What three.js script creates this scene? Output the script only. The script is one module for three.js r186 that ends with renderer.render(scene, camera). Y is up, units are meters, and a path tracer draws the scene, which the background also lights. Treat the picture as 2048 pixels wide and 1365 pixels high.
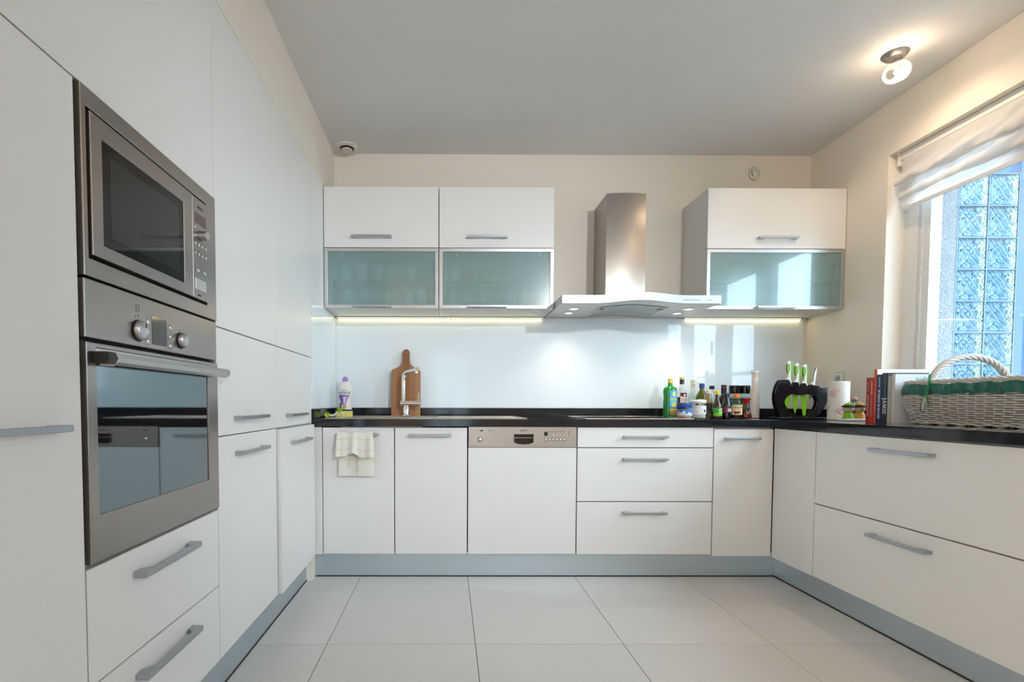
import * as THREE from 'three';
import { RoundedBoxGeometry } from 'three/addons/geometries/RoundedBoxGeometry.js';
import { mergeGeometries } from 'three/addons/utils/BufferGeometryUtils.js';
import { RectAreaLightUniformsLib } from 'three/addons/lights/RectAreaLightUniformsLib.js';
import { FontLoader } from 'three/addons/loaders/FontLoader.js';
import { TextGeometry } from 'three/addons/geometries/TextGeometry.js';

// ---------------------------------------------------------------- camera, sky, exposure
const scene = new THREE.Scene();
const renderer = new THREE.WebGLRenderer({ antialias: true });
renderer.toneMapping = THREE.LinearToneMapping;
renderer.toneMappingExposure = 1.15;
renderer.shadowMap.enabled = true;
RectAreaLightUniformsLib.init();

const camera = new THREE.PerspectiveCamera(67.386, 2048 / 1365, 0.05, 200);
camera.rotation.order = 'YXZ';
camera.position.set(0.0013, 0.9742, 3.3755);
camera.rotation.set(-0.0382, -0.0044, 0.002);
camera.setViewOffset(2048, 1365, 123.86, -163.08, 2048, 1365);   // shifted lens
camera.updateProjectionMatrix();

scene.background = new THREE.Color().setRGB(0.62,0.83,1.0);     // bright overcast sky
scene.backgroundIntensity = 11;

const WARM = new THREE.Color().setRGB(1.0,0.75,0.52);
const LAMP_POWER = 0.5, HALOGEN_POWER = 0.32, LED_POWER = 14, FILL_SPOT_POWER = 20, UNSEEN_GLOBE_POWER = 7.5;

// ---------------------------------------------------------------- helpers
let seed = 7;
const rnd = () => { seed = (seed * 1664525 + 1013904223) >>> 0; return seed / 4294967296; };
const used = new Map();
const numbered = (n) => { const k = used.get(n) ?? 0; used.set(n, k + 1); return k ? n + '_' + String(k).padStart(3, '0') : n; };
const V3 = (x, y, z) => new THREE.Vector3(x, y, z);

function thing(name, label, category, at = [0, 0, 0], turn = 0, group) {
  const o = new THREE.Group();
  o.name = numbered(name); o.position.set(...at); o.rotation.y = turn;
  o.userData = { label, category };
  if (group) o.userData.group = group;
  scene.add(o);
  return o;
}
function struct(name, label, at = [0, 0, 0]) {
  const o = new THREE.Group(); o.name = name; o.position.set(...at);
  o.userData = { label, category: name.split('_')[0], kind: 'structure' }; scene.add(o); return o;
}
const rootOf = (o) => { while (o.parent && o.parent !== scene) o = o.parent; return o; };
function L(name, geo, mat, parent, extra) {           // part in the thing's own axes
  const m = new THREE.Mesh(geo, mat); m.name = name; m.castShadow = m.receiveShadow = true;
  if (extra) Object.assign(m.userData, extra);
  parent.add(m); return m;
}
function W(name, geo, mat, parent, extra) {           // part given in room coordinates
  const r = rootOf(parent).position; geo.translate(-r.x, -r.y, -r.z);
  return L(name, geo, mat, parent, extra);
}
const merge = (gs) => mergeGeometries(gs.map((g) => { g = g.index ? g.toNonIndexed() : g; for (const k of Object.keys(g.attributes)) if (!['position', 'normal', 'uv'].includes(k)) g.deleteAttribute(k); return g; }));
function uvBox(g, s = 1) {                            // uv in metres from the main direction of each face
  if (g.index) g = g.toNonIndexed();
  const p = g.attributes.position, n = g.attributes.normal, uv = new Float32Array(p.count * 2);
  for (let i = 0; i < p.count; i++) {
    const a = Math.abs(n.getX(i)), b = Math.abs(n.getY(i)), c = Math.abs(n.getZ(i));
    const [u, v] = a >= b && a >= c ? [p.getZ(i), p.getY(i)] : b >= c ? [p.getX(i), p.getZ(i)] : [p.getX(i), p.getY(i)];
    uv[2 * i] = u * s; uv[2 * i + 1] = v * s;
  }
  g.setAttribute('uv', new THREE.BufferAttribute(uv, 2)); return g;
}
function bx(x0, x1, y0, y1, z0, z1, r = 0) {
  const w = Math.abs(x1 - x0), h = Math.abs(y1 - y0), d = Math.abs(z1 - z0);
  const g = r ? new RoundedBoxGeometry(w, h, d, 2, Math.min(r, w / 2.01, h / 2.01, d / 2.01)) : new THREE.BoxGeometry(w, h, d);
  return uvBox(g.translate((x0 + x1) / 2, (y0 + y1) / 2, (z0 + z1) / 2));
}
const cyl = (r, h, n = 24, r2 = r) => new THREE.CylinderGeometry(r2, r, h, n);
function rod(a, b, r, n = 12) {                       // cylinder between two points
  const d = b.clone().sub(a), g = new THREE.CylinderGeometry(r, r, d.length(), n);
  g.applyQuaternion(new THREE.Quaternion().setFromUnitVectors(V3(0, 1, 0), d.clone().normalize()));
  return g.translate(...a.clone().add(b).multiplyScalar(0.5).toArray());
}
const tube = (pts, r, seg = 40, n = 8, closed = false) => new THREE.TubeGeometry(new THREE.CatmullRomCurve3(pts, closed), seg, r, n, closed);
const lathe = (pts, n = 32) => new THREE.LatheGeometry(pts.map(([r, y]) => new THREE.Vector2(r, y)), n);
const poly = (pts) => { const s = new THREE.Shape(); pts.forEach(([x, y], i) => (i ? s.lineTo(x, y) : s.moveTo(x, y))); s.closePath(); return s; };
const spline = (pts, C = THREE.Shape) => { const c = new THREE.CatmullRomCurve3(pts.map(([x, y]) => V3(x, y, 0)), true); return new C(c.getPoints(pts.length * 5).map((p) => new THREE.Vector2(p.x, p.y))); };
const ext = (shape, depth, bevel = 0, curve = 16) => new THREE.ExtrudeGeometry(shape, { depth: depth - 2 * bevel, bevelEnabled: bevel > 0, bevelThickness: bevel, bevelSize: bevel, bevelOffset: -bevel, bevelSegments: 2, curveSegments: curve }).translate(0, 0, bevel);

// ---------------------------------------------------------------- textures and materials
function noiseTex(size, f, srgb = true) {
  const d = new Uint8Array(size * size * 4);
  for (let y = 0; y < size; y++) for (let x = 0; x < size; x++) { const c = f(x, y); for (let k = 0; k < 3; k++) d[(y * size + x) * 4 + k] = Math.max(0, Math.min(255, c[k] ?? c[0])); d[(y * size + x) * 4 + 3] = 255; }
  const t = new THREE.DataTexture(d, size, size); t.wrapS = t.wrapT = THREE.RepeatWrapping; t.magFilter = THREE.LinearFilter; t.needsUpdate = true;
  if (srgb) t.colorSpace = THREE.SRGBColorSpace; return t;
}
function canvasTex(w, h, draw) {
  const c = document.createElement('canvas'); c.width = w; c.height = h; draw(c.getContext('2d'), w, h);
  const t = new THREE.CanvasTexture(c); t.colorSpace = THREE.SRGBColorSpace; return t;
}
const rep = (t, x, y) => { const c = t.clone(); c.wrapS = c.wrapT = THREE.RepeatWrapping; c.repeat.set(x, y); c.needsUpdate = true; return c; };
const std = (r, g, b, rough, metal = 0, more = {}) => new THREE.MeshPhysicalMaterial({ color: new THREE.Color().setRGB(r, g, b), roughness: rough, metalness: metal, ...more });
const grain = noiseTex(256, () => [110 + rnd() * 40], false);
const graniteTex = noiseTex(512, () => { const s = rnd(); const v = s > 0.985 ? 74 : s > 0.93 ? 40 : 20 + rnd() * 10; return [v, v + 4, v + 12]; });
const brushed = noiseTex(256, (() => { const rows = Array.from({ length: 256 }, () => 120 + rnd() * 30); return (x, y) => [rows[y] + rnd() * 12]; })(), false);
const lattice = Array.from({ length: 64 * 64 }, () => rnd());
const vnoise = (x, y, n) => { const X = Math.floor(x), Y = Math.floor(y), f = x - X, g = y - Y, s = f * f * (3 - 2 * f), t = g * g * (3 - 2 * g), h = (i, j) => lattice[((Y + j) % n) * 64 + (X + i) % n]; return (h(0, 0) * (1 - s) + h(1, 0) * s) * (1 - t) + (h(0, 1) * (1 - s) + h(1, 1) * s) * t; };
const stuccoTex = noiseTex(256, (x, y) => [255 * (0.5 * vnoise(x / 16, y / 16, 16) + 0.35 * vnoise(x / 8, y / 8, 32) + 0.15 * vnoise(x / 4, y / 4, 64))], false);

const M = {
  door: std(0.83, 0.83, 0.81, 0.34, 0, { specularIntensity: 0.8 }),
  body: std(0.74, 0.735, 0.71, 0.5),
  wall: std(0.86, 0.80, 0.71, 0.85, 0, { bumpMap: rep(grain, 4, 4), bumpScale: 0.0004 }),
  ceiling: std(0.83, 0.82, 0.80, 0.9),
  white: std(0.82, 0.82, 0.81, 0.45),
  plastic: std(0.78, 0.76, 0.70, 0.4),
  granite: std(1, 1, 1, 0.06, 0, { map: rep(graniteTex, 3, 3) }),
  splash: std(0.84, 0.925, 0.965, 0.03),
  alu: std(0.44, 0.47, 0.51, 0.38, 1),
  plinth: std(0.57, 0.66, 0.72, 0.42, 1, { roughnessMap: null, bumpMap: rep(brushed, 1, 6), bumpScale: 0.00006 }),
  frame: std(0.56, 0.58, 0.60, 0.36, 1),
  steel: std(0.35, 0.325, 0.308, 0.30, 1, { anisotropy: 0.55, bumpMap: rep(brushed, 2, 2), bumpScale: 0.00003 }),
  panelsteel: std(0.50, 0.475, 0.45, 0.32, 1, { anisotropy: 0.4 }),
  hoodsteel: std(0.43, 0.395, 0.36, 0.30, 1, { anisotropy: 0.8 }),
  chrome: std(0.80, 0.81, 0.82, 0.06, 1),
  knob: std(0.55, 0.55, 0.57, 0.3, 1),
  black: std(0.012, 0.012, 0.014, 0.25),
  gap: std(0.02, 0.02, 0.02, 0.7),
  blackglass: std(0.010, 0.011, 0.012, 0.03),
  ovenglass: std(0.19, 0.235, 0.265, 0.03, 1),
  microglass: std(0.003, 0.003, 0.003, 0.04, 0, { ior: 1.5, specularIntensity: 0.55 }),
  display: std(0.015, 0.016, 0.02, 0.06, 0, { ior: 1.8 }),
  ink: std(0.03, 0.03, 0.035, 0.5),
  tile: [std(0.72, 0.70, 0.675, 0.30), std(0.705, 0.687, 0.662, 0.32), std(0.735, 0.713, 0.685, 0.29)],
  grout: std(0.20, 0.19, 0.175, 0.9),
  frosted: std(0.56, 0.82, 0.83, 0.20, 0, { transmission: 0.74, thickness: 0.004, ior: 1.5, clearcoat: 1, clearcoatRoughness: 0.01 }),
  pane: std(1, 1, 1, 0, 0, { transmission: 1, thickness: 0, ior: 1.5 }),
  lampglass: std(0.96, 0.95, 0.92, 0.28, 0, { transmission: 1, thickness: 0, ior: 1.45 }),
  clear: std(0.95, 0.97, 0.96, 0.02, 0, { transmission: 1, thickness: 0, ior: 1.45 }),
  greenedge: std(0.55, 0.75, 0.68, 0.08, 0, { transmission: 0.9, thickness: 0.01, ior: 1.5 }),
};

// ================================================================ measures (metres)
const XL = -0.734, XR = 1.789, XW = 2.3586, YC = 2.5826, YT = 2.2444, YU = 1.535, ZU = 0.3153, ZB = 0.585, YW = 0.886;
const XA = -0.684, XB = -0.290, XC = 0.1094, XD = 0.7093, XE = 1.4575, YB = 0.140;
const Z1 = 2.344, Z2 = 1.7443, ZCD = 1.1788, ZE = 0.6133, ZL = 3.26;
const G = 0.0018, GB = 0.0027;                       // half of a joint between fronts: tall units, base units

// ================================================================ the room
{
  const f = struct('floor', 'pale grey beige floor of large square tiles with thin dark joints');
  W('grout_bed', bx(-3.8, 2.62, -0.12, -0.003, -0.25, 7.85), M.grout, f);
  const tg = bx(-0.2988, 0.2988, -0.010, 0, -0.2988, 0.2988, 0.0012);
  for (let i = 0; i < 6; i++) for (let j = 0; j < 7; j++) {
    const t = L('tile', tg, M.tile[(i * 7 + j * 5 + i * j) % 3], f); t.position.set(-1.086 + 0.6 * i + 0.3, 0, 0.144 + 0.6 * j + 0.3);
  }
  W('living_floor', merge([bx(-3.8, 2.5, -0.01, 0, 4.345, 7.6), bx(-3.8, -1.09, -0.01, 0, 3.28, 4.343)]), M.tile[1], f);
}
{
  const w = struct('wall_back', 'cream painted wall behind the wall cabinets and hood');
  W('wall_surface', bx(-1.6, 2.62, -0.12, 2.8, -0.25, 0), M.wall, w);
  const l = struct('wall_left', 'cream wall above the run of tall white cabinets');
  W('wall_surface', merge([bx(-1.6, XL - 0.002, YT + 0.002, YC, 0, 3.28), bx(-1.6, -1.36, 0, YT + 0.002, 0, 3.28), bx(-1.36, XL - 0.006, 0, YT, 0, 0.606)]), M.wall, l);
  const p = struct('wall_partition', 'cream partition wall closing the end of the tall cabinets');
  W('wall_surface', bx(-3.8, XL, 0, YC, 3.28, 3.40), M.wall, p);
  const r = struct('wall_right', 'cream wall with the deep window recess');
  W('wall_surface', merge([bx(XW, 2.62, 0, 0.93, 0.593, 2.75), bx(XW, 2.62, 2.3014, YC, 0.593, 2.75), bx(XW, 2.62, 0, YC, 0, 0.593), bx(XW, 2.62, 0, YC, 2.75, 7.6)]), M.wall, r);
  const b = struct('wall_rear', 'cream living room wall with curtained windows');
  W('wall_surface', merge([bx(-3.8, -3.2, 0, YC, 7.6, 7.85), bx(-3.2, -1.5, 2.2, YC, 7.6, 7.85), bx(-3.2, -1.5, 0, 0.1, 7.6, 7.85), bx(-1.5, -0.42, 0, YC, 7.6, 7.85), bx(-0.42, 0.52, 2.2, YC, 7.6, 7.85), bx(-0.42, 0.52, 0, 0.1, 7.6, 7.85), bx(0.52, 2.62, 0, YC, 7.6, 7.85)]), M.wall, b);
  const s = struct('wall_side', 'cream living room side wall');
  W('wall_surface', bx(-4.05, -3.8, 0, YC, 3.28, 7.85), M.wall, s);
  const c = struct('ceiling', 'flat white painted ceiling');
  W('ceiling_surface', bx(-4.05, 2.62, YC, YC + 0.2, -0.25, 7.85), M.ceiling, c);
}

// ---------------------------------------------------------------- windows
function sash(parent, mk, a0, a1, y0, y1, handleAt) {   // mk(a0,a1,y0,y1,d0,d1) makes a box in the window's plane
  const w = 0.062;
  const s = W('sash', merge([mk(a0, a1, y0, y0 + w, -0.028, 0.028), mk(a0, a1, y1 - w, y1, -0.028, 0.028), mk(a0, a0 + w, y0 + w, y1 - w, -0.028, 0.028), mk(a1 - w, a1, y0 + w, y1 - w, -0.028, 0.028)]), M.white, parent);
  W('pane', mk(a0 + w - 0.004, a1 - w + 0.004, y0 + w - 0.004, y1 - w + 0.004, -0.0005, 0.0005), M.pane, s);
  if (handleAt !== undefined) W('handle', merge([mk(handleAt - 0.012, handleAt + 0.012, 1.50, 1.57, -0.036, -0.028), mk(handleAt - 0.008, handleAt + 0.008, 1.53, 1.546, -0.07, -0.036), mk(handleAt - 0.009, handleAt + 0.009, 1.42, 1.546, -0.078, -0.064)]), M.white, s);
  return s;
}
{
  const w = struct('window_1', 'white framed casement window in the kitchen recess');
  const mk = (a0, a1, y0, y1, d0, d1) => bx(2.50 + d0, 2.50 + d1, y0, y1, a0, a1);
  W('window_frame', merge([mk(0.593, 2.75, 0.93, 0.99, -0.04, 0.04), mk(0.593, 2.75, 2.23, 2.3014, -0.04, 0.04), mk(0.593, 0.665, 0.99, 2.23, -0.04, 0.04), mk(2.68, 2.75, 0.99, 2.23, -0.04, 0.04), mk(1.255, 1.315, 0.99, 2.23, -0.04, 0.04), mk(1.97, 2.03, 0.99, 2.23, -0.04, 0.04)]), M.white, w);
  sash(w, mk, 0.667, 1.253, 0.992, 2.228); sash(w, mk, 1.317, 1.968, 0.992, 2.228, 1.36); sash(w, mk, 2.032, 2.678, 0.992, 2.228, 2.07);
  W('window_sill', bx(2.34, 2.459, 0.93, 0.95, 0.60, 2.74, 0.004), M.white, w);
  const mr = (a0, a1, y0, y1, d0, d1) => bx(a0, a1, y0, y1, 7.70 - d1, 7.70 - d0);
  for (const [k, x0, x1] of [[2, -3.2, -1.5], [3, -0.42, 0.52]]) {
    const q = struct('window_' + k, 'white framed glazed living room door window');
    const xm = (x0 + x1) / 2;
    W('window_frame', merge([mr(x0, x1, 0.1, 0.15, -0.04, 0.04), mr(x0, x1, 2.15, 2.2, -0.04, 0.04), mr(x0, x0 + 0.05, 0.15, 2.15, -0.04, 0.04), mr(x1 - 0.05, x1, 0.15, 2.15, -0.04, 0.04)]), M.white, q);
    sash(q, mr, x0 + 0.051, xm, 0.152, 2.148); sash(q, mr, xm, x1 - 0.051, 0.152, 2.148);
  }
}

// ---------------------------------------------------------------- outside the kitchen window
{
  const mortar = std(0.12, 0.16, 0.18, 0.8), postBlue = std(0.035, 0.085, 0.20, 0.5), beamBlue = std(0.004, 0.05, 0.12, 0.5);  // post and beam get plain blue tones
  const TAU = Math.PI * 2 / 256, wavy = noiseTex(256, (x, y) => { const a = x * TAU, b = y * TAU, u = 4 * a + 3 * b + 1.2 * Math.sin(b + a) + 0.7 * Math.sin(2 * b - a); return [128 + 70 * Math.sin(u) * (0.65 + 0.35 * Math.sin(a - 2 * b + 1)) + 22 * Math.sin(2 * u + 2 * Math.sin(a + b))]; }, false);
  const block = std(0.86, 0.97, 0.95, 0.05, 0, { transmission: 1, thickness: 0.08, ior: 1.35, attenuationColor: new THREE.Color(0.45, 0.8, 0.78), attenuationDistance: 0.25, bumpMap: wavy, bumpScale: 0.009 });
  const g = thing('glass_block_screen', 'screen of square wavy glass blocks outside the kitchen window', 'glass blocks', [3.44, -0.1, 0.06]);
  const joints = [];
  for (let i = 0; i <= 2; i++) joints.push(bx(3.228 + 0.193 * i, 3.238 + 0.193 * i, 0.43, 2.443, 0.02, 0.10));
  for (let j = 0; j <= 10; j++) joints.push(bx(3.238, 3.614, 0.427 + 0.2 * j, 0.437 + 0.2 * j, 0.022, 0.098));
  W('mortar_joints', merge(joints), mortar, g);
  const bg = new RoundedBoxGeometry(0.182, 0.189, 0.078, 2, 0.010);
  for (let i = 0; i < 2; i++) for (let j = 0; j < 10; j++) {
    const b = L('glass_block', bg, block, g); b.position.set(3.3295 + 0.193 * i - 3.44, 0.532 + 0.2 * j + 0.1, 0);
  }
  W('foundation', bx(3.228, 3.62, -0.1, 0.43, 0.02, 0.10), mortar, g);
  W('edge_post', bx(3.625, 3.675, -0.1, 2.55, 0.03, 0.10), postBlue, g, { label: 'pale blue post' });
  W('top_beam', bx(3.229, 3.675, 2.552, 2.80, 0.02, 0.10), beamBlue, g, { label: 'deep blue beam' });
  const stucco = std(0.19, 0.20, 0.21, 0.95, 0, { bumpMap: rep(stuccoTex, 5, 5), bumpScale: 0.012 });
  const o = struct('wall_outside', 'rough rendered outer wall beside the glass blocks');
  W('wall_surface', bx(2.62, 3.226, -0.1, 2.8, -0.10, 0.10), stucco, o);
  const nb = struct('wall_neighbour_and_blocker', 'dark blue wall beyond the glass blocks with an added unseen wing blocking sky light');
  W('wall_surface', merge([bx(3.9, 7.3, -4, 7, -1.2, -0.9), bx(7.0, 7.3, -4, 7, -0.9, 1.1)]), std(0.006, 0.055, 0.16, 0.4), nb);  // far return wing is out of view, added to block sky light
  const pw = struct('wall_added_backing', 'pale wall added behind the glass blocks to dim the sky through them');
  W('wall_surface', bx(2.62, 3.88, -4, 4.2, -1.5, -1.2), std(0.80, 0.84, 0.82, 0.9), pw);  // added backing wall, tones down the sky seen through the blocks
  const cn = thing('canopy', 'unseen grey canopy shading the glass block screen', 'canopy', [3.25, 2.82, 0.45]);
  W('unseen_canopy_slab', bx(2.63, 4.0, 2.81, 2.93, -0.10, 1.0), std(0.35, 0.36, 0.38, 0.9), cn);  // out of view, placed to shade the outer wall and post
  const bf = struct('floor_balcony', 'grey concrete balcony slab outside the window');
  W('slab', bx(2.62, 4.3, -0.30, -0.1, 0, 5.5), std(0.4, 0.4, 0.4, 0.9), bf);
  const rl = thing('balcony_railing', 'white balcony railing outside the kitchen window', 'railing', [3.4, -0.1, 3.0]);
  W('handrail', bx(3.36, 3.40, 1.30, 1.34, 1.0, 5.4), M.white, rl);
  W('parapet', bx(3.36, 3.42, -0.1, 1.18, 1.0, 5.4), M.white, rl);
  for (let k = 0; k < 5; k++) W('post', bx(3.37, 3.39, 1.18, 1.30, 1.1 + 1.05 * k, 1.13 + 1.05 * k), M.white, rl);
  const gr = struct('ground', 'grey ground far below the balcony');
  W('ground_surface', bx(-60, 60, -4.2, -4.0, -60, 60), std(0.16, 0.17, 0.17, 0.95), gr);
}

// ---------------------------------------------------------------- curtains in the living room
{
  const voile = std(0.85, 0.87, 0.88, 0.9, 0, { transmission: 0.55, thickness: 0, side: THREE.DoubleSide });
  for (const [x0, x1, label] of [[-0.50, 0.60, 'sheer white curtain over the narrow living room door window'], [-3.3, -1.4, 'sheer white curtain over the wide living room door window']]) {
    const nx = 120, pts = [];
    for (let i = 0; i <= nx; i++) pts.push([x0 + (x1 - x0) * i / nx, 7.52 + 0.022 * Math.sin(i * 0.75) + 0.006 * Math.sin(i * 0.31)]);
    const pos = [], idx = [];
    pts.forEach(([x, z]) => pos.push(x, 0.03, z, x, 2.36, z));
    for (let i = 0; i < nx; i++) idx.push(2 * i, 2 * i + 2, 2 * i + 1, 2 * i + 1, 2 * i + 2, 2 * i + 3);
    const g = new THREE.BufferGeometry(); g.setAttribute('position', new THREE.Float32BufferAttribute(pos, 3)); g.setIndex(idx); g.computeVertexNormals();
    const t = thing('curtain', label, 'curtain', [(x0 + x1) / 2, 0.03, 7.52]);
    W('voile', g, voile, t); W('curtain_rail', bx(x0 - 0.05, x1 + 0.05, 2.36, 2.39, 7.50, 7.54), M.white, t);
  }
}

// ================================================================ kitchen fronts
function handleShape(len) {
  const d = 0.032, h = len / 2;
  return poly([[-h, d], [h, d], [h, 0], [h - 0.026, 0], [h - 0.042, d - 0.011], [-h + 0.042, d - 0.011], [-h + 0.026, 0], [-h, 0]]);
}
const handleGeo = new Map();
function handle(parent, x, y, z, len, face, tall = 0.013, name = 'handle') {   // face: 'z' towards the room from the back, 'x' from the left, '-x' from the right
  const key = len + '/' + tall;
  if (!handleGeo.has(key)) handleGeo.set(key, ext(handleShape(len), tall, 0.0015).rotateX(Math.PI / 2).translate(0, tall / 2, 0));
  const m = L(name, handleGeo.get(key), M.alu, parent); const r = rootOf(parent).position;
  m.position.set(x - r.x, y - r.y, z - r.z);
  m.rotation.y = face === 'z' ? 0 : face === 'x' ? Math.PI / 2 : -Math.PI / 2;
  return m;
}
const frontZ = (parent, name, x0, x1, y0, y1, zf = ZB, mat = M.door) => W(name, bx(x0 + GB, x1 - GB, y0 + GB, y1 - GB, zf - 0.019, zf, 0.0015), mat, parent);
const frontX = (parent, name, z0, z1, y0, y1, xf = XL, mat = M.door) => W(name, bx(xf - 0.019, xf, y0 + G, y1 - G, z0 + G, z1 - G, 0.0015), mat, parent);
const frontR = (parent, name, z0, z1, y0, y1, xf = XR) => W(name, bx(xf, xf + 0.019, y0 + GB, y1 - GB, z0 + GB, z1 - GB, 0.0015), M.door, parent);

// ---- back row of base units
function baseUnit(label, x0, x1, name = 'base_cabinet', top = 0.842) {
  const t = thing(name, label, 'cabinet', [(x0 + x1) / 2, 0, 0.30]);
  W('carcass', bx(x0 + 0.001, x1 - 0.001, 0.14, top, 0.03, ZB - 0.022), M.body, t);
  return t;
}
{
  const f = thing('filler_panel', 'narrow white filler panel between tall cabinet and sink cabinet', 'panel', [-0.71, 0, 0.57]);
  W('panel', bx(XL + 0.003, XA - G, YB, 0.842, ZB - 0.019, ZB, 0.001), M.door, f);
  let t = baseUnit('white sink cabinet with a tea towel hung over its handle', XA, XB, 'base_cabinet', 0.72);
  let d = frontZ(t, 'door', XA, XB, YB, 0.842); handle(d, -0.489, 0.802, ZB, 0.232, 'z');
  t = baseUnit('white single door cabinet beside the dishwasher', XB, XC, 'base_cabinet', 0.72);
  d = frontZ(t, 'door', XB, XC, YB, 0.842); handle(d, -0.096, 0.799, ZB, 0.232, 'z');
  t = baseUnit('white three drawer cabinet below the hob', XD, XE, 'drawer_cabinet');
  for (const [y0, y1, hy] of [[YB - 0.002, 0.4334, 0.374], [0.4334, 0.7305, 0.669], [0.7305, 0.846, 0.791]]) { d = frontZ(t, 'drawer', XD, XE, y0, y1); handle(d, 1.080, hy, ZB, 0.240, 'z'); }
  t = baseUnit('white corner cabinet beside the drawers, slightly lower door', XE, XR - 0.001);
  d = frontZ(t, 'door', XE, XR - 0.001, 0.128, 0.836); handle(d, 1.607, 0.783, ZB, 0.188, 'z');
}
// ---- right wing
{
  const f = thing('corner_panel', 'white corner panel between the corner door and the wide drawers', 'panel', [1.80, 0, 0.74]);
  W('panel', bx(XR, XR + 0.019, 0.128, 0.838, ZB + 0.002, 0.9035 - G, 0.001), M.door, f);
  for (const [z0, z1, label] of [[0.9035, 1.857, 'white two drawer cabinet below the books and wicker basket'], [1.857, 2.81, 'white two drawer cabinet at the end of the window worktop']]) {
    const t = thing('wide_drawer_cabinet', label, 'cabinet', [2.05, 0, (z0 + z1) / 2]);
    W('carcass', bx(XR + 0.022, XW - 0.02, 0.14, 0.842, z0 + 0.001, z1 - 0.001), M.body, t);
    const zc = (z0 + z1) / 2;
    let d = frontR(t, 'drawer', z0, z1, 0.128, 0.488); handle(d, XR, 0.424, zc, 0.27, '-x');
    d = frontR(t, 'drawer', z0, z1, 0.488, 0.840); handle(d, XR, 0.784, zc, 0.27, '-x');
  }
}
// ---- plinths
for (const [label, b] of [
  ['brushed aluminium plinth under the back row of base units', [-0.77, 1.838, 0, 0.138, 0.521, 0.535]],
  ['brushed aluminium plinth under the tall cabinets', [-0.784, -0.770, 0, 0.138, 0.5355, 3.26]],
  ['brushed aluminium plinth under the wide drawers by the window', [1.838, 1.852, 0, 0.126, 0.5355, 2.81]]]) {
  const p = thing('plinth', label, 'plinth', [(b[0] + b[1]) / 2, 0, (b[4] + b[5]) / 2]);
  W('board', bx(...b), M.plinth, p); W('seal', bx(b[0] - (b[1] - b[0] < 0.1 && b[0] > 0 ? 0.002 : 0), b[1] + (b[1] - b[0] < 0.1 && b[0] < 0 ? 0.002 : 0), 0, 0.006, b[4], b[5] + (b[1] - b[0] > 0.1 ? 0.002 : 0)), M.gap, p);
}
// ---- left run of tall units
function tall(name, label, z0, z1, y0 = 0.14, y1 = YT) {
  const t = thing(name, label, 'cabinet', [-1.0, 0, (z0 + z1) / 2]);
  W('carcass', bx(-1.34, XL - 0.022, y0, y1 - 0.001, z0 + 0.001, z1 - 0.001), M.body, t);
  return t;
}
{
  let t = tall('tall_cabinet', 'tall white cabinet with three doors next to the oven', ZCD, Z2);
  frontX(t, 'door', ZCD, Z2, 1.216, YT);
  let d = frontX(t, 'door', ZCD, Z2, 0.864, 1.216); handle(d, XL, 0.922, 1.478, 0.27, 'x');
  d = frontX(t, 'door', ZCD, Z2, YB, 0.864); handle(d, XL, 0.799, 1.475, 0.27, 'x');
  t = tall('tall_cabinet', 'tall white cabinet with three doors beside the sink corner', ZE, ZCD);
  frontX(t, 'door', ZE, ZCD, 1.216, YT);
  d = frontX(t, 'door', ZE, ZCD, 0.864, 1.216); handle(d, XL, 0.918, 0.915, 0.27, 'x');
  d = frontX(t, 'door', ZE, ZCD - 0.004, YB - 0.002, 0.860, XL + 0.016); handle(d, XL + 0.016, 0.793, 0.895, 0.27, 'x');
  t = tall('oven_cabinet', 'white oven cabinet with two drawers below the built-in oven', Z2, Z1, 0.14, 0.634);
  d = frontX(t, 'drawer', Z2, Z1, YB, 0.384); handle(d, XL, 0.325, 2.055, 0.27, 'x', 0.016);
  d = frontX(t, 'drawer', Z2, Z1, 0.384, 0.632); handle(d, XL, 0.570, 2.055, 0.27, 'x', 0.016);
  t = tall('pantry_cabinet', 'white pantry cabinet with one tall door beside the oven', Z1, ZL, 0.14, 1.6125);
  d = frontX(t, 'door', Z1, ZL, YB, 1.6125); handle(d, XL, 0.925, 2.545, 0.27, 'x');
  t = tall('top_cabinet', 'wide white cabinet above the microwave and pantry', Z2, ZL, 1.616, YT);
  frontX(t, 'door', Z2, ZL, 1.6125, YT);
  const s = thing('side_panel', 'white side panel left of the wall cabinets above the glass', 'panel', [XL, YU, 0.3]);
  W('panel', bx(XL - 0.005, XL - 0.001, YU, YT, 0.001, ZE - 0.006), M.door, s);
}

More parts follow.
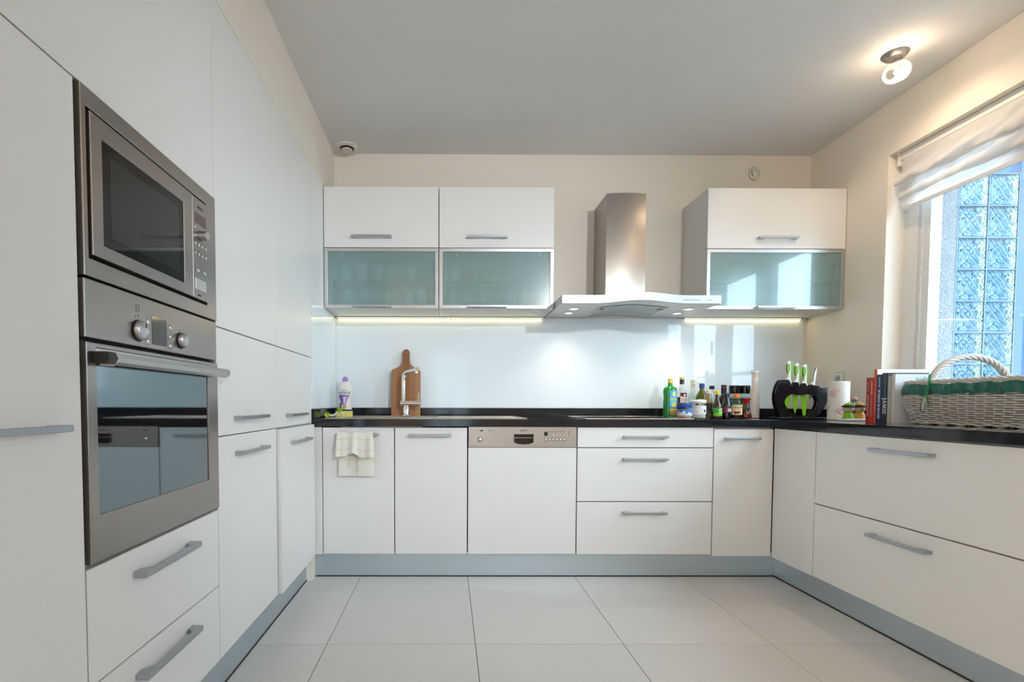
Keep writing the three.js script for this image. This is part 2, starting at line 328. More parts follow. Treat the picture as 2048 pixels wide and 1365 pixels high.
// ---------------------------------------------------------------- worktop and splashback
{
  const t = thing('worktop', 'polished black granite worktop running round the corner', 'worktop', [0.6, 0.846, 0.3]);
  const slab = (pts, hole) => { const s = poly(pts.map(([x, z]) => [x, -z])); if (hole) s.holes.push(new THREE.Path(hole.map(([x, z]) => new THREE.Vector2(x, -z)))); return uvBox(ext(s, 0.040, 0.0012).rotateX(-Math.PI / 2).translate(0, 0.846, 0)); };
  W('slab', slab([[XL + 0.001, 0.001], [0.862, 0.001], [0.862, 0.602], [XL + 0.001, 0.602]], [[-0.60, 0.12], [-0.14, 0.12], [-0.14, 0.50], [-0.60, 0.50]]), M.granite, t);
  W('slab', slab([[0.8628, 0.001], [1.28, 0.001], [1.28, 0.602], [0.8628, 0.602]]), M.granite, t);
  W('slab', slab([[1.2808, 0.001], [XW - 0.001, 0.001], [XW - 0.001, 2.81], [1.765, 2.81], [1.765, 0.602], [1.2808, 0.602]]), M.granite, t);
  const u = thing('upstand', 'low black granite upstand along the walls behind the worktop', 'upstand', [0.8, YW, 0.01]);
  W('upstand_strip', bx(XL + 0.001, 0.795, YW, 0.940, 0.001, 0.019), M.granite, u);
  W('upstand_strip', bx(0.7958, XW - 0.001, YW, 0.940, 0.001, 0.019), M.granite, u);
  W('upstand_strip', bx(XL + 0.001, XL + 0.017, YW, 0.940, 0.0195, 0.600), M.granite, u);
  W('upstand_strip', bx(XW - 0.019, XW - 0.001, YW, 0.940, 0.0195, 0.90), M.granite, u);
  const g = thing('glass_splashback', 'pale blue white glass splashback between worktop and wall cabinets', 'splashback', [0.8, 0.942, 0.004]);
  W('glass_panel', bx(XL + 0.001, 2.330, 0.9415, YU - 0.004, 0.001, 0.007, 0.001), M.splash, g);
  const h = thing('glass_splashback', 'narrow pale glass side panel in the sink corner', 'splashback', [XL, 0.942, 0.3]);
  W('glass_panel', bx(XL - 0.005, XL + 0.001, 0.9415, YU - 0.001, 0.008, ZE - 0.006, 0.001), M.splash, h);
}

// ---------------------------------------------------------------- wall cabinets
function wallCabinet(label, x0, x1) {
  const t = thing('wall_cabinet', label, 'cabinet', [(x0 + x1) / 2, YU, 0.16]), ym = 1.8890, zi = ZU - 0.021, th = 0.016;
  W('carcass', merge([bx(x0, x1, ym, YT - 0.001, 0.002, zi), bx(x0, x1, YU, YU + th, 0.002, zi), bx(x0, x0 + th, YU + th, ym, 0.002, zi), bx(x1 - th, x1, YU + th, ym, 0.002, zi), bx(x0 + th, x1 - th, YU + th, ym, 0.002, 0.010)]), M.body, t);
  W('glass_shelf', bx(x0 + th, x1 - th, 1.700, 1.706, 0.012, zi - 0.04), M.greenedge, t);
  const hc = x0 > 1 ? (x0 + x1) / 2 - 0.0 : (x0 + x1) / 2 - 0.055;
  const d = W('flap_door', bx(x0 + G, x1 - G, ym + 0.003, YT, zi + 0.002, ZU, 0.0015), M.door, t);
  handle(d, hc, 1.951, ZU, 0.235, 'z');
  const y0 = YU + 0.001, y1 = ym - 0.001, a = x0 + G, b = x1 - G, w = 0.0195, z0 = zi + 0.001;
  const bar = (p) => ext(poly(p), ZU - z0, 0.001).translate(0, 0, z0);
  const gd = W('glass_door', merge([bar([[a, y0], [b, y0], [b - w, y0 + w], [a + w, y0 + w]]), bar([[a, y1], [a + w, y1 - w], [b - w, y1 - w], [b, y1]]), bar([[a, y0], [a + w, y0 + w], [a + w, y1 - w], [a, y1]]), bar([[b, y0], [b, y1], [b - w, y1 - w], [b - w, y0 + w]])]), M.frame, t, { label: 'aluminium framed frosted glass door' });
  W('frosted_pane', bx(a + w - 0.003, b - w + 0.003, y0 + w - 0.003, y1 - w + 0.003, ZU - 0.010, ZU - 0.006), M.frosted, gd);
  handle(gd, hc, y0 + 0.009, ZU, 0.235, 'z');
  for (const s of [0.16, 0.88]) W('hinge', merge([bx(x0 + (x1 - x0) * s - 0.006, x0 + (x1 - x0) * s + 0.006, y1 - 0.040, y1 - 0.018, ZU - 0.020, ZU - 0.0105)]), M.chrome, gd);
  for (const s of [x0 + th + 0.018, x1 - th - 0.018]) W('lift_arm', merge([rod(V3(s, 1.60, 0.26), V3(s, 1.80, 0.285), 0.005), bx(s - 0.006, s + 0.006, 1.595, 1.612, 0.25, 0.285), bx(s - 0.006, s + 0.006, 1.792, 1.812, 0.26, 0.292)]), M.alu, t);
  return t;
}
wallCabinet('white wall cabinet with frosted flap door in the sink corner', -0.7327, -0.0543);
wallCabinet('white wall cabinet with frosted flap door left of the hood', -0.0525, 0.6282);
wallCabinet('white wall cabinet with frosted flap door between hood and window wall', 1.534, XW - 0.002);

// crockery behind the frosted panes
{
  const ware = std(0.75, 0.75, 0.73, 0.4), glassware = std(0.92, 0.95, 0.95, 0.08, 0, { transmission: 0.45, thickness: 0 }), amber = std(0.75, 0.45, 0.12, 0.4);
  const tumbler = lathe([[0, 0], [0.030, 0], [0.036, 0.10], [0.034, 0.10], [0.028, 0.004], [0, 0.004]], 20), mug = lathe([[0, 0], [0.036, 0], [0.040, 0.09], [0.037, 0.09], [0.033, 0.006], [0, 0.006]], 20), bowl = lathe([[0, 0], [0.025, 0], [0.050, 0.045], [0.047, 0.045], [0.022, 0.006], [0, 0.006]], 20);
  const put = (name, g, m, x, y, z, label, group) => { const o = new THREE.Mesh(g, m); o.name = numbered(name); o.position.set(x, y, z); o.castShadow = o.receiveShadow = true; o.userData = { label, category: name.split('_').pop(), ...(group ? { group } : {}) }; scene.add(o); };
  const nth = ['nearest', 'second from', 'third from', 'fourth from', 'fifth from'];
  [-0.62, -0.53, -0.43, -0.23].forEach((x, i) => put('drinking_glass', tumbler, glassware, x, 1.7065, 0.205, `blurred glass on the corner wall cabinet's shelf, ${nth[i]} the tall cabinets`, 'glasses on the shelf of the corner cabinet'));
  [-0.60, -0.51, -0.42, -0.24, -0.16].forEach((x, i) => put('drinking_glass', tumbler, glassware, x, 1.5515, 0.225, `blurred glass on the corner wall cabinet's floor, ${nth[i]} the tall cabinets`, 'glasses on the floor of the corner cabinet'));
  put('white_mug', mug, ware, 0.035, 1.7065, 0.20, 'white mug behind frosted glass left of the hood');
  put('amber_bowl', bowl, amber, 0.118, 1.7065, 0.195, 'small amber bowl beside the white mug behind frosted glass');
  put('yellow_bowl', bowl, std(0.8, 0.62, 0.12, 0.4), 0.222, 1.7065, 0.195, 'small yellow bowl on the shelf behind frosted glass');
  [0.03, 0.12, 0.21, 0.36, 0.45].forEach((x, i) => put('drinking_glass', tumbler, glassware, x, 1.5515, 0.225, `blurred glass below the mug and bowls, ${nth[4 - i]} the hood`, 'glasses on the floor of the hood side cabinet'));
}

// ---------------------------------------------------------------- lettering
const font = await new FontLoader().loadAsync('fonts/droid/droid_sans_bold.typeface.json');
function text(str, h, w, depth = 0.0004) {
  const g = new TextGeometry(str, { font, size: h, depth, curveSegments: 3 }); g.computeBoundingBox();
  const b = g.boundingBox; g.translate(-(b.min.x + b.max.x) / 2, -(b.min.y + b.max.y) / 2, 0);
  if (w) g.scale(w / (b.max.x - b.min.x), 1, 1);
  return g;
}

// ---------------------------------------------------------------- oven (faces +x: its own left is towards +z)
{
  const t = thing('built_in_oven', 'stainless steel built-in oven with mirror glass door and bar handle', 'oven', [XL, 0.636, 2.044]);
  const X = XL + 0.004, a = Z2 + 0.003, b = Z1 - 0.009;
  W('casing', bx(-1.33, XL - 0.016, 0.638, 1.227, Z2 + 0.01, Z1 - 0.012), M.gap, t);
  const cp = W('control_panel', bx(XL - 0.014, X, 1.1055, 1.2265, a, b, 0.003), M.steel, t);
  const w0 = 1.812, w1 = 2.306, y0 = 0.738, y1 = 1.088;
  const door = ext((() => { const s = poly([[-b, 0.640], [-a, 0.640], [-a, 1.097], [-b, 1.097]]); s.holes.push(new THREE.Path([[-w1, y0], [-w0, y0], [-w0, y1 - 0.001], [-w1, y1 - 0.001]].map((p) => new THREE.Vector2(...p)))); return s; })(), 0.020, 0.0015).rotateY(Math.PI / 2).translate(XL - 0.014, 0, 0);
  const dr = W('oven_door', uvBox(door), M.steel, t);
  W('door_glass', bx(XL - 0.013, X - 0.0012, y0 - 0.002, y1 + 0.0005, w0 - 0.002, w1 + 0.002), M.ovenglass, dr);
  W('door_top_strip', bx(XL - 0.012, X - 0.0006, 1.064, 1.0875, w0, w1), M.frame, dr);
  // bar handle: rounded strip on black end brackets
  const hp = poly([[0, -0.012], [0.010, -0.014], [0.022, -0.008], [0.026, 0.002], [0.022, 0.012], [0.008, 0.014], [0, 0.010]]);
  const hb = W('handle', ext(hp, 0.555, 0.001).translate(X + 0.016, 1.066, 1.742), M.frame, dr, { label: 'champagne coloured metal handle bar' });
  W('handle_bracket', ext(poly([[0, -0.011], [0.036, -0.013], [0.042, 0], [0.036, 0.012], [0, 0.012]]), 0.028, 0.001).translate(X + 0.0002, 1.066, 2.2975), M.black, hb);
  W('handle_bracket', ext(poly([[0, -0.011], [0.015, -0.011], [0.015, 0.011], [0, 0.011]]), 0.028, 0.001).translate(X + 0.0002, 1.066, 1.80), M.black, hb);
  W('handle_ring', ext(poly([[0.002, -0.0145], [0.030, -0.0165], [0.047, 0], [0.030, 0.0155], [0.002, 0.0155]]), 0.004, 0.0008).translate(X + 0.0005, 1.066, 2.2935), M.white, hb);
  const dial = (z, r) => { const k = W('knob', lathe([[0, 0.016], [r * 0.7, 0.0155], [r * 0.93, 0.012], [r, 0.006], [r, 0], [0, 0]], 32).rotateZ(-Math.PI / 2).translate(X + 0.0005, 1.143, z), M.knob, cp); W('knob_gap', new THREE.RingGeometry(r, r * 1.12, 32).rotateY(Math.PI / 2).translate(X + 0.0006, 1.143, z), M.gap, k); return k; };
  const k1 = dial(2.158, 0.023); dial(1.966, 0.020);
  W('knob_mark', bx(X + 0.0155, X + 0.0170, 1.150, 1.160, 2.150, 2.152), M.ink, k1);
  W('display', bx(X - 0.001, X + 0.0006, 1.118, 1.187, 2.034, 2.100), M.display, cp);
  for (const z of [2.116, 2.016]) for (const y of [1.170, 1.146, 1.122]) W('button', lathe([[0, 0.003], [0.005, 0.0024], [0.0068, 0], [0.0075, 0], [0, 0]], 16).rotateZ(-Math.PI / 2).translate(X + 0.0002, y, z), M.chrome, cp);
  const onX = (g, y, z, x = X) => g.rotateY(Math.PI / 2).translate(x, y, z);
  W('logo', onX(text('BOSCH', 0.0135, 0.052), 0.7035, 2.058, X), M.ink, dr);
  const marks = [];
  for (const [y, z, w, h] of [[1.188, 2.158, 0.012, 0.0008], [1.204, 2.158, 0.012, 0.0008], [1.196, 2.164, 0.0008, 0.016], [1.196, 2.152, 0.0008, 0.016], [1.198, 2.158, 0.006, 0.0012], [1.193, 2.158, 0.006, 0.0012], [1.175, 2.166, 0.003, 0.003], [1.178, 2.156, 0.003, 0.005], [1.170, 1.966, 0.012, 0.001]]) marks.push(bx(X, X + 0.0004, y - h / 2, y + h / 2, z - w / 2, z + w / 2));
  W('printed_symbols', merge(marks), M.ink, cp, { kind: 'stuff' });
}
// ---------------------------------------------------------------- microwave
{
  const t = thing('built_in_microwave', 'stainless steel built-in microwave with black window above the oven', 'microwave', [XL, 1.2305, 2.044]);
  const X = XL + 0.004, a = Z2 + 0.003, b = Z1 - 0.009, y0 = 1.2305, y1 = 1.6105;
  W('casing', bx(-1.25, XL - 0.016, y0 + 0.004, y1 - 0.004, Z2 + 0.01, Z1 - 0.012), M.gap, t);
  const i0 = 1.805, i1 = 2.320, j0 = 1.268, j1 = 1.571;
  const fr = (() => { const s = poly([[-b, y0], [-a, y0], [-a, y1], [-b, y1]]); s.holes.push(new THREE.Path([[-i1, j0], [-i0, j0], [-i0, j1], [-i1, j1]].map((p) => new THREE.Vector2(...p)))); return ext(s, 0.020, 0.0018).rotateY(Math.PI / 2).translate(XL - 0.014, 0, 0); })();
  W('trim_frame', uvBox(fr), M.steel, t);
  W('recess', bx(XL - 0.0155, XL - 0.0140, j0, j1, i0, i1), M.gap, t);
  const XD = X + 0.006, q0 = 1.8990, q1 = 2.314, v0 = 1.9465, v1 = 2.279;
  const dg = (() => { const s = poly([[-q1, 1.2755], [-q0, 1.2755], [-q0, 1.565], [-q1, 1.565]]); s.holes.push(new THREE.Path([[-v1, 1.304], [-v0, 1.304], [-v0, 1.524], [-v1, 1.524]].map((p) => new THREE.Vector2(...p)))); return ext(s, 0.023, 0.0018).rotateY(Math.PI / 2).translate(XD - 0.023, 0, 0); })();
  const d = W('door', uvBox(dg), M.steel, t);
  const wg = W('door_window', bx(XD - 0.022, XD - 0.002, 1.303, 1.525, v0 - 0.001, v1 + 0.001), M.microglass, d);
  W('window_screen', bx(XD - 0.0022, XD - 0.0018, 1.328, 1.500, 1.970, 2.252), std(0.018, 0.019, 0.018, 0.06, 0, { ior: 1.5, specularIntensity: 0.7 }), wg);
  const cp = W('control_panel', bx(XD - 0.022, XD - 0.001, 1.2755, 1.565, i0 + 0.004, 1.8965, 0.002), M.steel, t);
  const P = XD - 0.001;
  W('display', bx(P - 0.001, P + 0.0006, 1.492, 1.523, 1.818, 1.884), M.display, cp);
  W('display_text', bx(P + 0.0004, P + 0.0008, 1.497, 1.518, 1.826, 1.876), std(0.10, 0.05, 0.05, 0.2), cp);
  W('logo', text('BOSCH', 0.0065, 0.030).rotateY(Math.PI / 2).translate(P, 1.541, 1.853), M.ink, cp);
  W('knob', lathe([[0, 0.022], [0.012, 0.022], [0.0135, 0.020], [0.0135, 0.004], [0.0145, 0.003], [0.0145, 0], [0, 0]], 28).rotateZ(-Math.PI / 2).translate(P, 1.462, 1.851), M.knob, cp);
  const btn = (y, z, r = 0.0058) => W('button', lathe([[0, 0.003], [r * 0.7, 0.0024], [r, 0], [0, 0]], 14).rotateZ(-Math.PI / 2).translate(P + 0.0001, y, z), M.chrome, cp);
  btn(1.477, 1.887, 0.004);
  const pr = [];
  for (let i = 0; i < 4; i++) for (const y of [1.432, 1.405]) { btn(y, 1.884 - i * 0.0205); pr.push(bx(P, P + 0.0003, y + 0.0085, y + 0.0105, 1.882 - i * 0.0205, 1.886 - i * 0.0205)); }
  pr.push(text('INOX', 0.005, 0.02).rotateY(Math.PI / 2).translate(P, 1.287, 1.862));
  W('printed_symbols', merge(pr), M.ink, cp, { kind: 'stuff' });
  for (const z of [1.872, 1.832]) W('oval_button', lathe([[0, 0.004], [0.007, 0.003], [0.010, 0], [0, 0]], 20).rotateZ(-Math.PI / 2).scale(1, 0.62, 1.25).translate(P + 0.0001, 1.357, z), M.chrome, cp);
  W('open_button', bx(P - 0.001, P + 0.0014, 1.302, 1.334, 1.822, 1.886, 0.001), std(0.62, 0.62, 0.64, 0.35, 1), cp);
}

// ---------------------------------------------------------------- dishwasher
{
  const t = thing('dishwasher', 'dishwasher with steel control panel above a white front', 'dishwasher', [0.409, 0, 0.3]);
  W('tub', bx(XC + 0.008, XD - 0.008, 0.14, 0.840, 0.03, ZB - 0.022), M.gap, t);
  const f = frontZ(t, 'door_front', XC + 0.001, XD - 0.001, YB, 0.7330);
  const Z = ZB + 0.003, x0 = XC + 0.005, x1 = XD - 0.005;
  const hole = [[0.362, 0.805], [0.470, 0.805], [0.470, 0.760], [0.455, 0.752], [0.436, 0.7485], [0.416, 0.7475], [0.396, 0.7485], [0.377, 0.752], [0.362, 0.760]];
  const s = poly([[x0, 0.7355], [x1, 0.7355], [x1, 0.845], [x0, 0.845]]); s.holes.push(new THREE.Path(hole.map((p) => new THREE.Vector2(...p))));
  const cp = W('control_panel', uvBox(ext(s, 0.022, 0.0012).translate(0, 0, Z - 0.022)), M.panelsteel, t);
  W('panel_lip', bx(x0, x1, 0.7335, 0.7355, Z - 0.02, Z - 0.001), M.frame, cp);
  const gr = W('grip_recess', bx(0.357, 0.475, 0.744, 0.810, Z - 0.024, Z - 0.0225), M.black, cp);
  W('grip_rim', (() => { const c = 0.416, o = poly(hole.map(([x, y]) => [c + (x - c) * 1.05, 0.777 + (y - 0.777) * 1.08])); o.holes.push(new THREE.Path(hole.map((p) => new THREE.Vector2(...p)))); return ext(o, 0.003, 0.0006).translate(0, 0, Z); })(), M.chrome, gr);
  W('grip_flap', bx(0.364, 0.468, 0.7835, 0.786, Z - 0.014, Z - 0.002), M.chrome, gr);
  W('power_button', lathe([[0, 0.004], [0.010, 0.0035], [0.0115, 0], [0.0115, 0], [0, 0]], 28).rotateX(Math.PI / 2).translate(0.1765, 0.774, Z), M.frame, cp);
  W('button_ring', new THREE.RingGeometry(0.0115, 0.0138, 28).translate(0.1765, 0.774, Z + 0.0003), M.gap, cp);
  for (let i = 0; i < 6; i++) { const b = W('button', lathe([[0, 0.003], [0.0055, 0.0025], [0.0066, 0], [0, 0]], 18).rotateX(Math.PI / 2).translate(0.537 + i * 0.0198, 0.7735, Z), M.frame, cp); W('button_ring', new THREE.RingGeometry(0.0066, 0.0078, 18).translate(0.537 + i * 0.0198, 0.7735, Z + 0.0003), M.gap, b); }
  W('display', bx(0.527, 0.547, 0.7955, 0.817, Z - 0.001, Z + 0.0006), M.display, cp);
  for (let i = 0; i < 5; i++) W('indicator_lamp', new THREE.SphereGeometry(0.0024, 8, 6).translate(0.557 + i * 0.0198, 0.801, Z), M.chrome, cp);
  for (let i = 0; i < 3; i++) W('indicator_lamp', new THREE.SphereGeometry(0.0024, 8, 6).translate(0.650, 0.801 + i * 0.0085, Z), M.chrome, cp);
  W('logo', text('BOSCH', 0.0090, 0.036).translate(0.416, 0.8235, Z), M.ink, cp);
  const pr = [text('AquaStop', 0.0040, 0.012).translate(0.166, 0.8235, Z), bx(0.178, 0.193, 0.8195, 0.8275, Z, Z + 0.0003), text('Silence Plus', 0.0048, 0.034).translate(0.239, 0.8235, Z)];
  for (let i = 0; i < 5; i++) { const x = 0.557 + i * 0.0198; pr.push(text(['on', 'eco', 'auto', 'ab', 'go'][i], 0.0055, 0.010).translate(x, 0.8205, Z), bx(x - 0.003, x + 0.003, 0.8100, 0.8112, Z, Z + 0.0003)); }
  for (let i = 0; i < 3; i++) pr.push(bx(0.659, 0.665, 0.799 + i * 0.0085, 0.803 + i * 0.0085, Z, Z + 0.0003));
  pr.push(text('start', 0.004, 0.010).translate(0.597, 0.7585, Z), bx(0.574, 0.590, 0.7583, 0.7588, Z, Z + 0.0003), bx(0.604, 0.62, 0.7583, 0.7588, Z, Z + 0.0003), bx(0.533, 0.541, 0.7570, 0.7600, Z, Z + 0.0003));
  W('printed_symbols', merge(pr), M.ink, cp, { kind: 'stuff' });
}
console.log('kitchen units done');

// ---------------------------------------------------------------- cooker hood
const bulbMat = new THREE.MeshStandardMaterial({ color: 0xffffff, emissive: new THREE.Color().setRGB(1, 0.86, 0.68), emissiveIntensity: 6 });
{
  const t = thing('cooker_hood', 'brushed steel chimney hood with an arched front panel over the hob', 'cooker hood', [1.082, 1.53, 0.25]);
  const x0 = 0.636, x1 = 1.528, c = 1.082, yb = 1.5325, yt = 1.5785;
  const arch = (x, base, rise) => { const k = Math.abs(x - c) / 0.265; return base + (k >= 1 ? 0 : rise * (0.5 + 0.5 * Math.cos(Math.PI * k))); };
  const top = [], bot = [];
  for (let i = 0; i <= 48; i++) { const x = x0 + (x1 - x0) * i / 48; top.push([x, arch(x, yt, 0.019)]); bot.push([x, arch(x, yb, 0.0185)]); }
  const prof = (inset, lift) => poly([...bot.map(([x, y]) => [c + (x - c) * inset, y + lift]), ...top.map(([x, y]) => [c + (x - c) * inset, y]).reverse()]);
  W('canopy', uvBox(ext(prof(0.998, 0.0), 0.484).translate(0, 0, 0.001)), std(0.74, 0.72, 0.69, 0.42, 0.35), t);
  const fp = W('front_panel', uvBox(ext(prof(1, -0.001), 0.014, 0.0012).translate(0, 0, 0.486)), std(0.40, 0.43, 0.46, 0.40, 1), t);
  W('logo', text('BOSCH', 0.0085, 0.034).translate(0.694, 1.5565, 0.500), M.ink, fp);
  for (const k of [0, 1, 2, 3, 4, 5, 6, 7, 8, 12, 13, 14]) W('control_button', cyl(0.0024, 0.0015, 10).rotateX(Math.PI / 2).translate(1.316 + k * 0.0112, 1.5515, 0.5005), M.ink, fp);
  // arched grease filter between light strips
  const fpts = [], fb = [];
  for (let i = 0; i <= 24; i++) { const x = 0.885 + 0.40 * i / 24; fpts.push([x, arch(x, yb, 0.0185) - 0.0012]); fb.push([x, arch(x, yb, 0.0185) - 0.004]); }
  const fl = W('grease_filter', uvBox(ext(poly([...fb, ...fpts.reverse()]), 0.27, 0.0008).translate(0, 0, 0.10)), std(0.45, 0.44, 0.42, 0.5, 0.9), t);
  for (const x of [0.905, 1.262]) W('filter_latch', bx(x - 0.018, x + 0.018, arch(x, yb, 0.0185) - 0.0052, arch(x, yb, 0.0185) - 0.0038, 0.30, 0.33), M.black, fl);
  W('filter_rim', merge([0.888, 1.282].map((x) => bx(x - 0.004, x + 0.004, arch(x, yb, 0.0185) - 0.007, arch(x, yb, 0.0185) - 0.001, 0.10, 0.37))), M.chrome, fl);
  // chimney with a slightly bowed front, two telescoping sections
  const chim = (xa, xb, zf, bow, ya, yz) => { const pts = [[xa, 0.001], [xb, 0.001]]; for (let i = 0; i <= 12; i++) { const k = i / 12; pts.push([xb + (xa - xb) * k, zf + bow * Math.sin(Math.PI * k)]); } return uvBox(ext(poly(pts.map(([x, z]) => [x, -z])), yz - ya).rotateX(-Math.PI / 2).translate(0, ya, 0)); };
  W('chimney_lower', chim(0.951, 1.190, 0.262, 0.014, 1.579, 2.020), M.hoodsteel, t);
  W('chimney_upper', chim(0.953, 1.188, 0.260, 0.014, 2.020, 2.232), M.hoodsteel, t);
  for (const [x, z] of [[0.748, 0.19], [0.745, 0.33], [1.420, 0.19], [1.422, 0.33]]) {
    const ring = W('halogen_lamp', lathe([[0.022, 0], [0.032, 0], [0.033, 0.002], [0.022, 0.003]], 28).rotateX(Math.PI).translate(x, yb - 0.0001, z), M.chrome, t);
    W('lamp_lens', cyl(0.022, 0.002, 24).translate(x, yb - 0.0012, z), bulbMat, ring);
    const s = new THREE.SpotLight(new THREE.Color().setRGB(1, 0.86, 0.70), HALOGEN_POWER, 0, 1.05, 0.75, 2);
    s.name = 'halogen_light'; s.position.set(x, yb - 0.006, z); s.target.position.set(x, 0.886, z - 0.02); s.castShadow = true; s.shadow.radius = 1;
    scene.add(s, s.target);
  }
}

// ---------------------------------------------------------------- light strips under the wall cabinets
{
  const led = new THREE.MeshStandardMaterial({ color: 0xffffff, emissive: new THREE.Color().setRGB(1, 0.86, 0.52), emissiveIntensity: 3 });
  for (const [x0, x1, label] of [[-0.725, 0.620, 'long strip of warm light dots under the left wall cabinets'], [1.542, 2.318, 'short strip of warm light dots under the right wall cabinet']]) {
    const t = thing('led_strip', label, 'light strip', [(x0 + x1) / 2, 1.5295, 0.018]);
    W('profile', bx(x0, x1, 1.5295, 1.5345, 0.009, 0.024), M.alu, t);
    const dots = []; for (let x = x0 + 0.01; x < x1 - 0.005; x += 0.0125) dots.push(bx(x, x + 0.005, 1.5282, 1.5295, 0.0135, 0.0195));
    W('led_dots', merge(dots), led, t, { kind: 'stuff' });
    if (x0 < 0) W('switch', lathe([[0, 0], [0.005, 0.001], [0.006, 0.008], [0.003, 0.012], [0.003, 0.018], [0, 0.018]], 14).translate(0.02, 1.5100, 0.03), M.chrome, t);
    const r = new THREE.RectAreaLight(new THREE.Color().setRGB(1, 0.80, 0.42), LED_POWER, x1 - x0 - 0.02, 0.008);
    r.name = 'led_light'; r.position.set((x0 + x1) / 2, 1.5272, 0.0165); r.lookAt((x0 + x1) / 2, 1.0, 0.0165 + 0.16); scene.add(r);
  }
}

// ---------------------------------------------------------------- sink, tap, hob
{
  const t = thing('sink', 'stainless steel inset sink with drainer in the worktop', 'sink', [-0.1, YW, 0.31]);
  const rim = poly([[-0.68, -0.545], [0.44, -0.545], [0.44, -0.075], [-0.68, -0.075]]); rim.holes.push(new THREE.Path([[-0.59, -0.49], [-0.15, -0.49], [-0.15, -0.13], [-0.59, -0.13]].map((p) => new THREE.Vector2(...p))));
  const st = std(0.66, 0.63, 0.58, 0.25, 1);
  W('rim', ext(rim, 0.0026, 0.0008).rotateX(-Math.PI / 2).translate(0, YW + 0.0002, 0), st, t);
  W('raised_edge', merge([bx(-0.68, 0.44, YW + 0.002, YW + 0.0048, 0.075, 0.083, 0.001), bx(-0.68, 0.44, YW + 0.002, YW + 0.0048, 0.537, 0.545, 0.001), bx(-0.68, -0.672, YW + 0.002, YW + 0.0048, 0.083, 0.537, 0.001), bx(0.432, 0.44, YW + 0.002, YW + 0.0048, 0.083, 0.537, 0.001)]), st, t);
  W('bowl', merge([bx(-0.592, -0.148, 0.735, 0.737, 0.128, 0.492), bx(-0.594, -0.592, 0.735, YW, 0.128, 0.492), bx(-0.148, -0.146, 0.735, YW, 0.128, 0.492), bx(-0.594, -0.146, 0.735, YW, 0.126, 0.128), bx(-0.594, -0.146, 0.735, YW, 0.492, 0.494)]), st, t);
  const rid = []; for (let k = 0; k < 9; k++) rid.push(bx(-0.06, 0.40, YW + 0.0026, YW + 0.0042, 0.13 + k * 0.043, 0.142 + k * 0.043, 0.0008));
  W('drainer_ridges', merge(rid), st, t);
}
{
  const t = thing('kitchen_tap', 'chrome mixer tap with bent spout in front of the chopping board', 'tap', [-0.262, YW + 0.0028, 0.155]);
  W('base', lathe([[0, 0], [0.026, 0], [0.026, 0.004], [0.020, 0.009], [0.0175, 0.014], [0.0175, 0.066], [0, 0.066]], 32).translate(-0.262, YW + 0.0028, 0.155), M.chrome, t);
  const body = W('mixer_body', lathe([[0, 0], [0.0165, 0], [0.0175, 0.002], [0.0175, 0.084], [0.0165, 0.086], [0.0165, 0.088], [0.0175, 0.090], [0.0175, 0.118], [0.0165, 0.120], [0, 0.120]], 32).rotateZ(-Math.PI / 2).translate(-0.297, 0.9705, 0.155), M.chrome, t);
  W('lever', rod(V3(-0.183, 0.985, 0.155), V3(-0.181, 1.036, 0.157), 0.0030), M.chrome, body);
  W('spout', tube([V3(-0.277, 0.980, 0.155), V3(-0.277, 1.06, 0.155), V3(-0.276, 1.135, 0.156), V3(-0.268, 1.158, 0.162), V3(-0.248, 1.167, 0.182), V3(-0.205, 1.172, 0.26), V3(-0.186, 1.174, 0.30)], 0.0115, 60, 16), M.chrome, t);
  W('spout_head', merge([rod(V3(-0.199, 1.1725, 0.27), V3(-0.180, 1.1745, 0.315), 0.0135, 20), rod(V3(-0.188, 1.174, 0.297), V3(-0.188, 1.152, 0.297), 0.0095, 16)]), M.chrome, t);
}
{
  const t = thing('hob', 'black glass ceramic hob with bright steel edging under the hood', 'hob', [1.08, YW, 0.31]);
  W('glass_plate', bx(0.775, 1.355, YW, YW + 0.004, 0.075, 0.545, 0.001), M.blackglass, t);
  W('steel_edging', merge([bx(0.765, 1.365, YW, YW + 0.0055, 0.545, 0.553, 0.001), bx(0.765, 1.365, YW, YW + 0.0055, 0.067, 0.075, 0.001), bx(0.765, 0.775, YW, YW + 0.0055, 0.075, 0.545, 0.001), bx(1.355, 1.365, YW, YW + 0.0055, 0.075, 0.545, 0.001)]), std(0.75, 0.72, 0.68, 0.22, 1), t);
  for (const [x, z, r] of [[0.93, 0.20, 0.075], [0.94, 0.42, 0.09], [1.20, 0.20, 0.09], [1.21, 0.42, 0.075]]) W('cooking_zone', new THREE.RingGeometry(r - 0.002, r, 48).rotateX(-Math.PI / 2).translate(x, YW + 0.0042, z), std(0.35, 0.35, 0.36, 0.4), t);
}

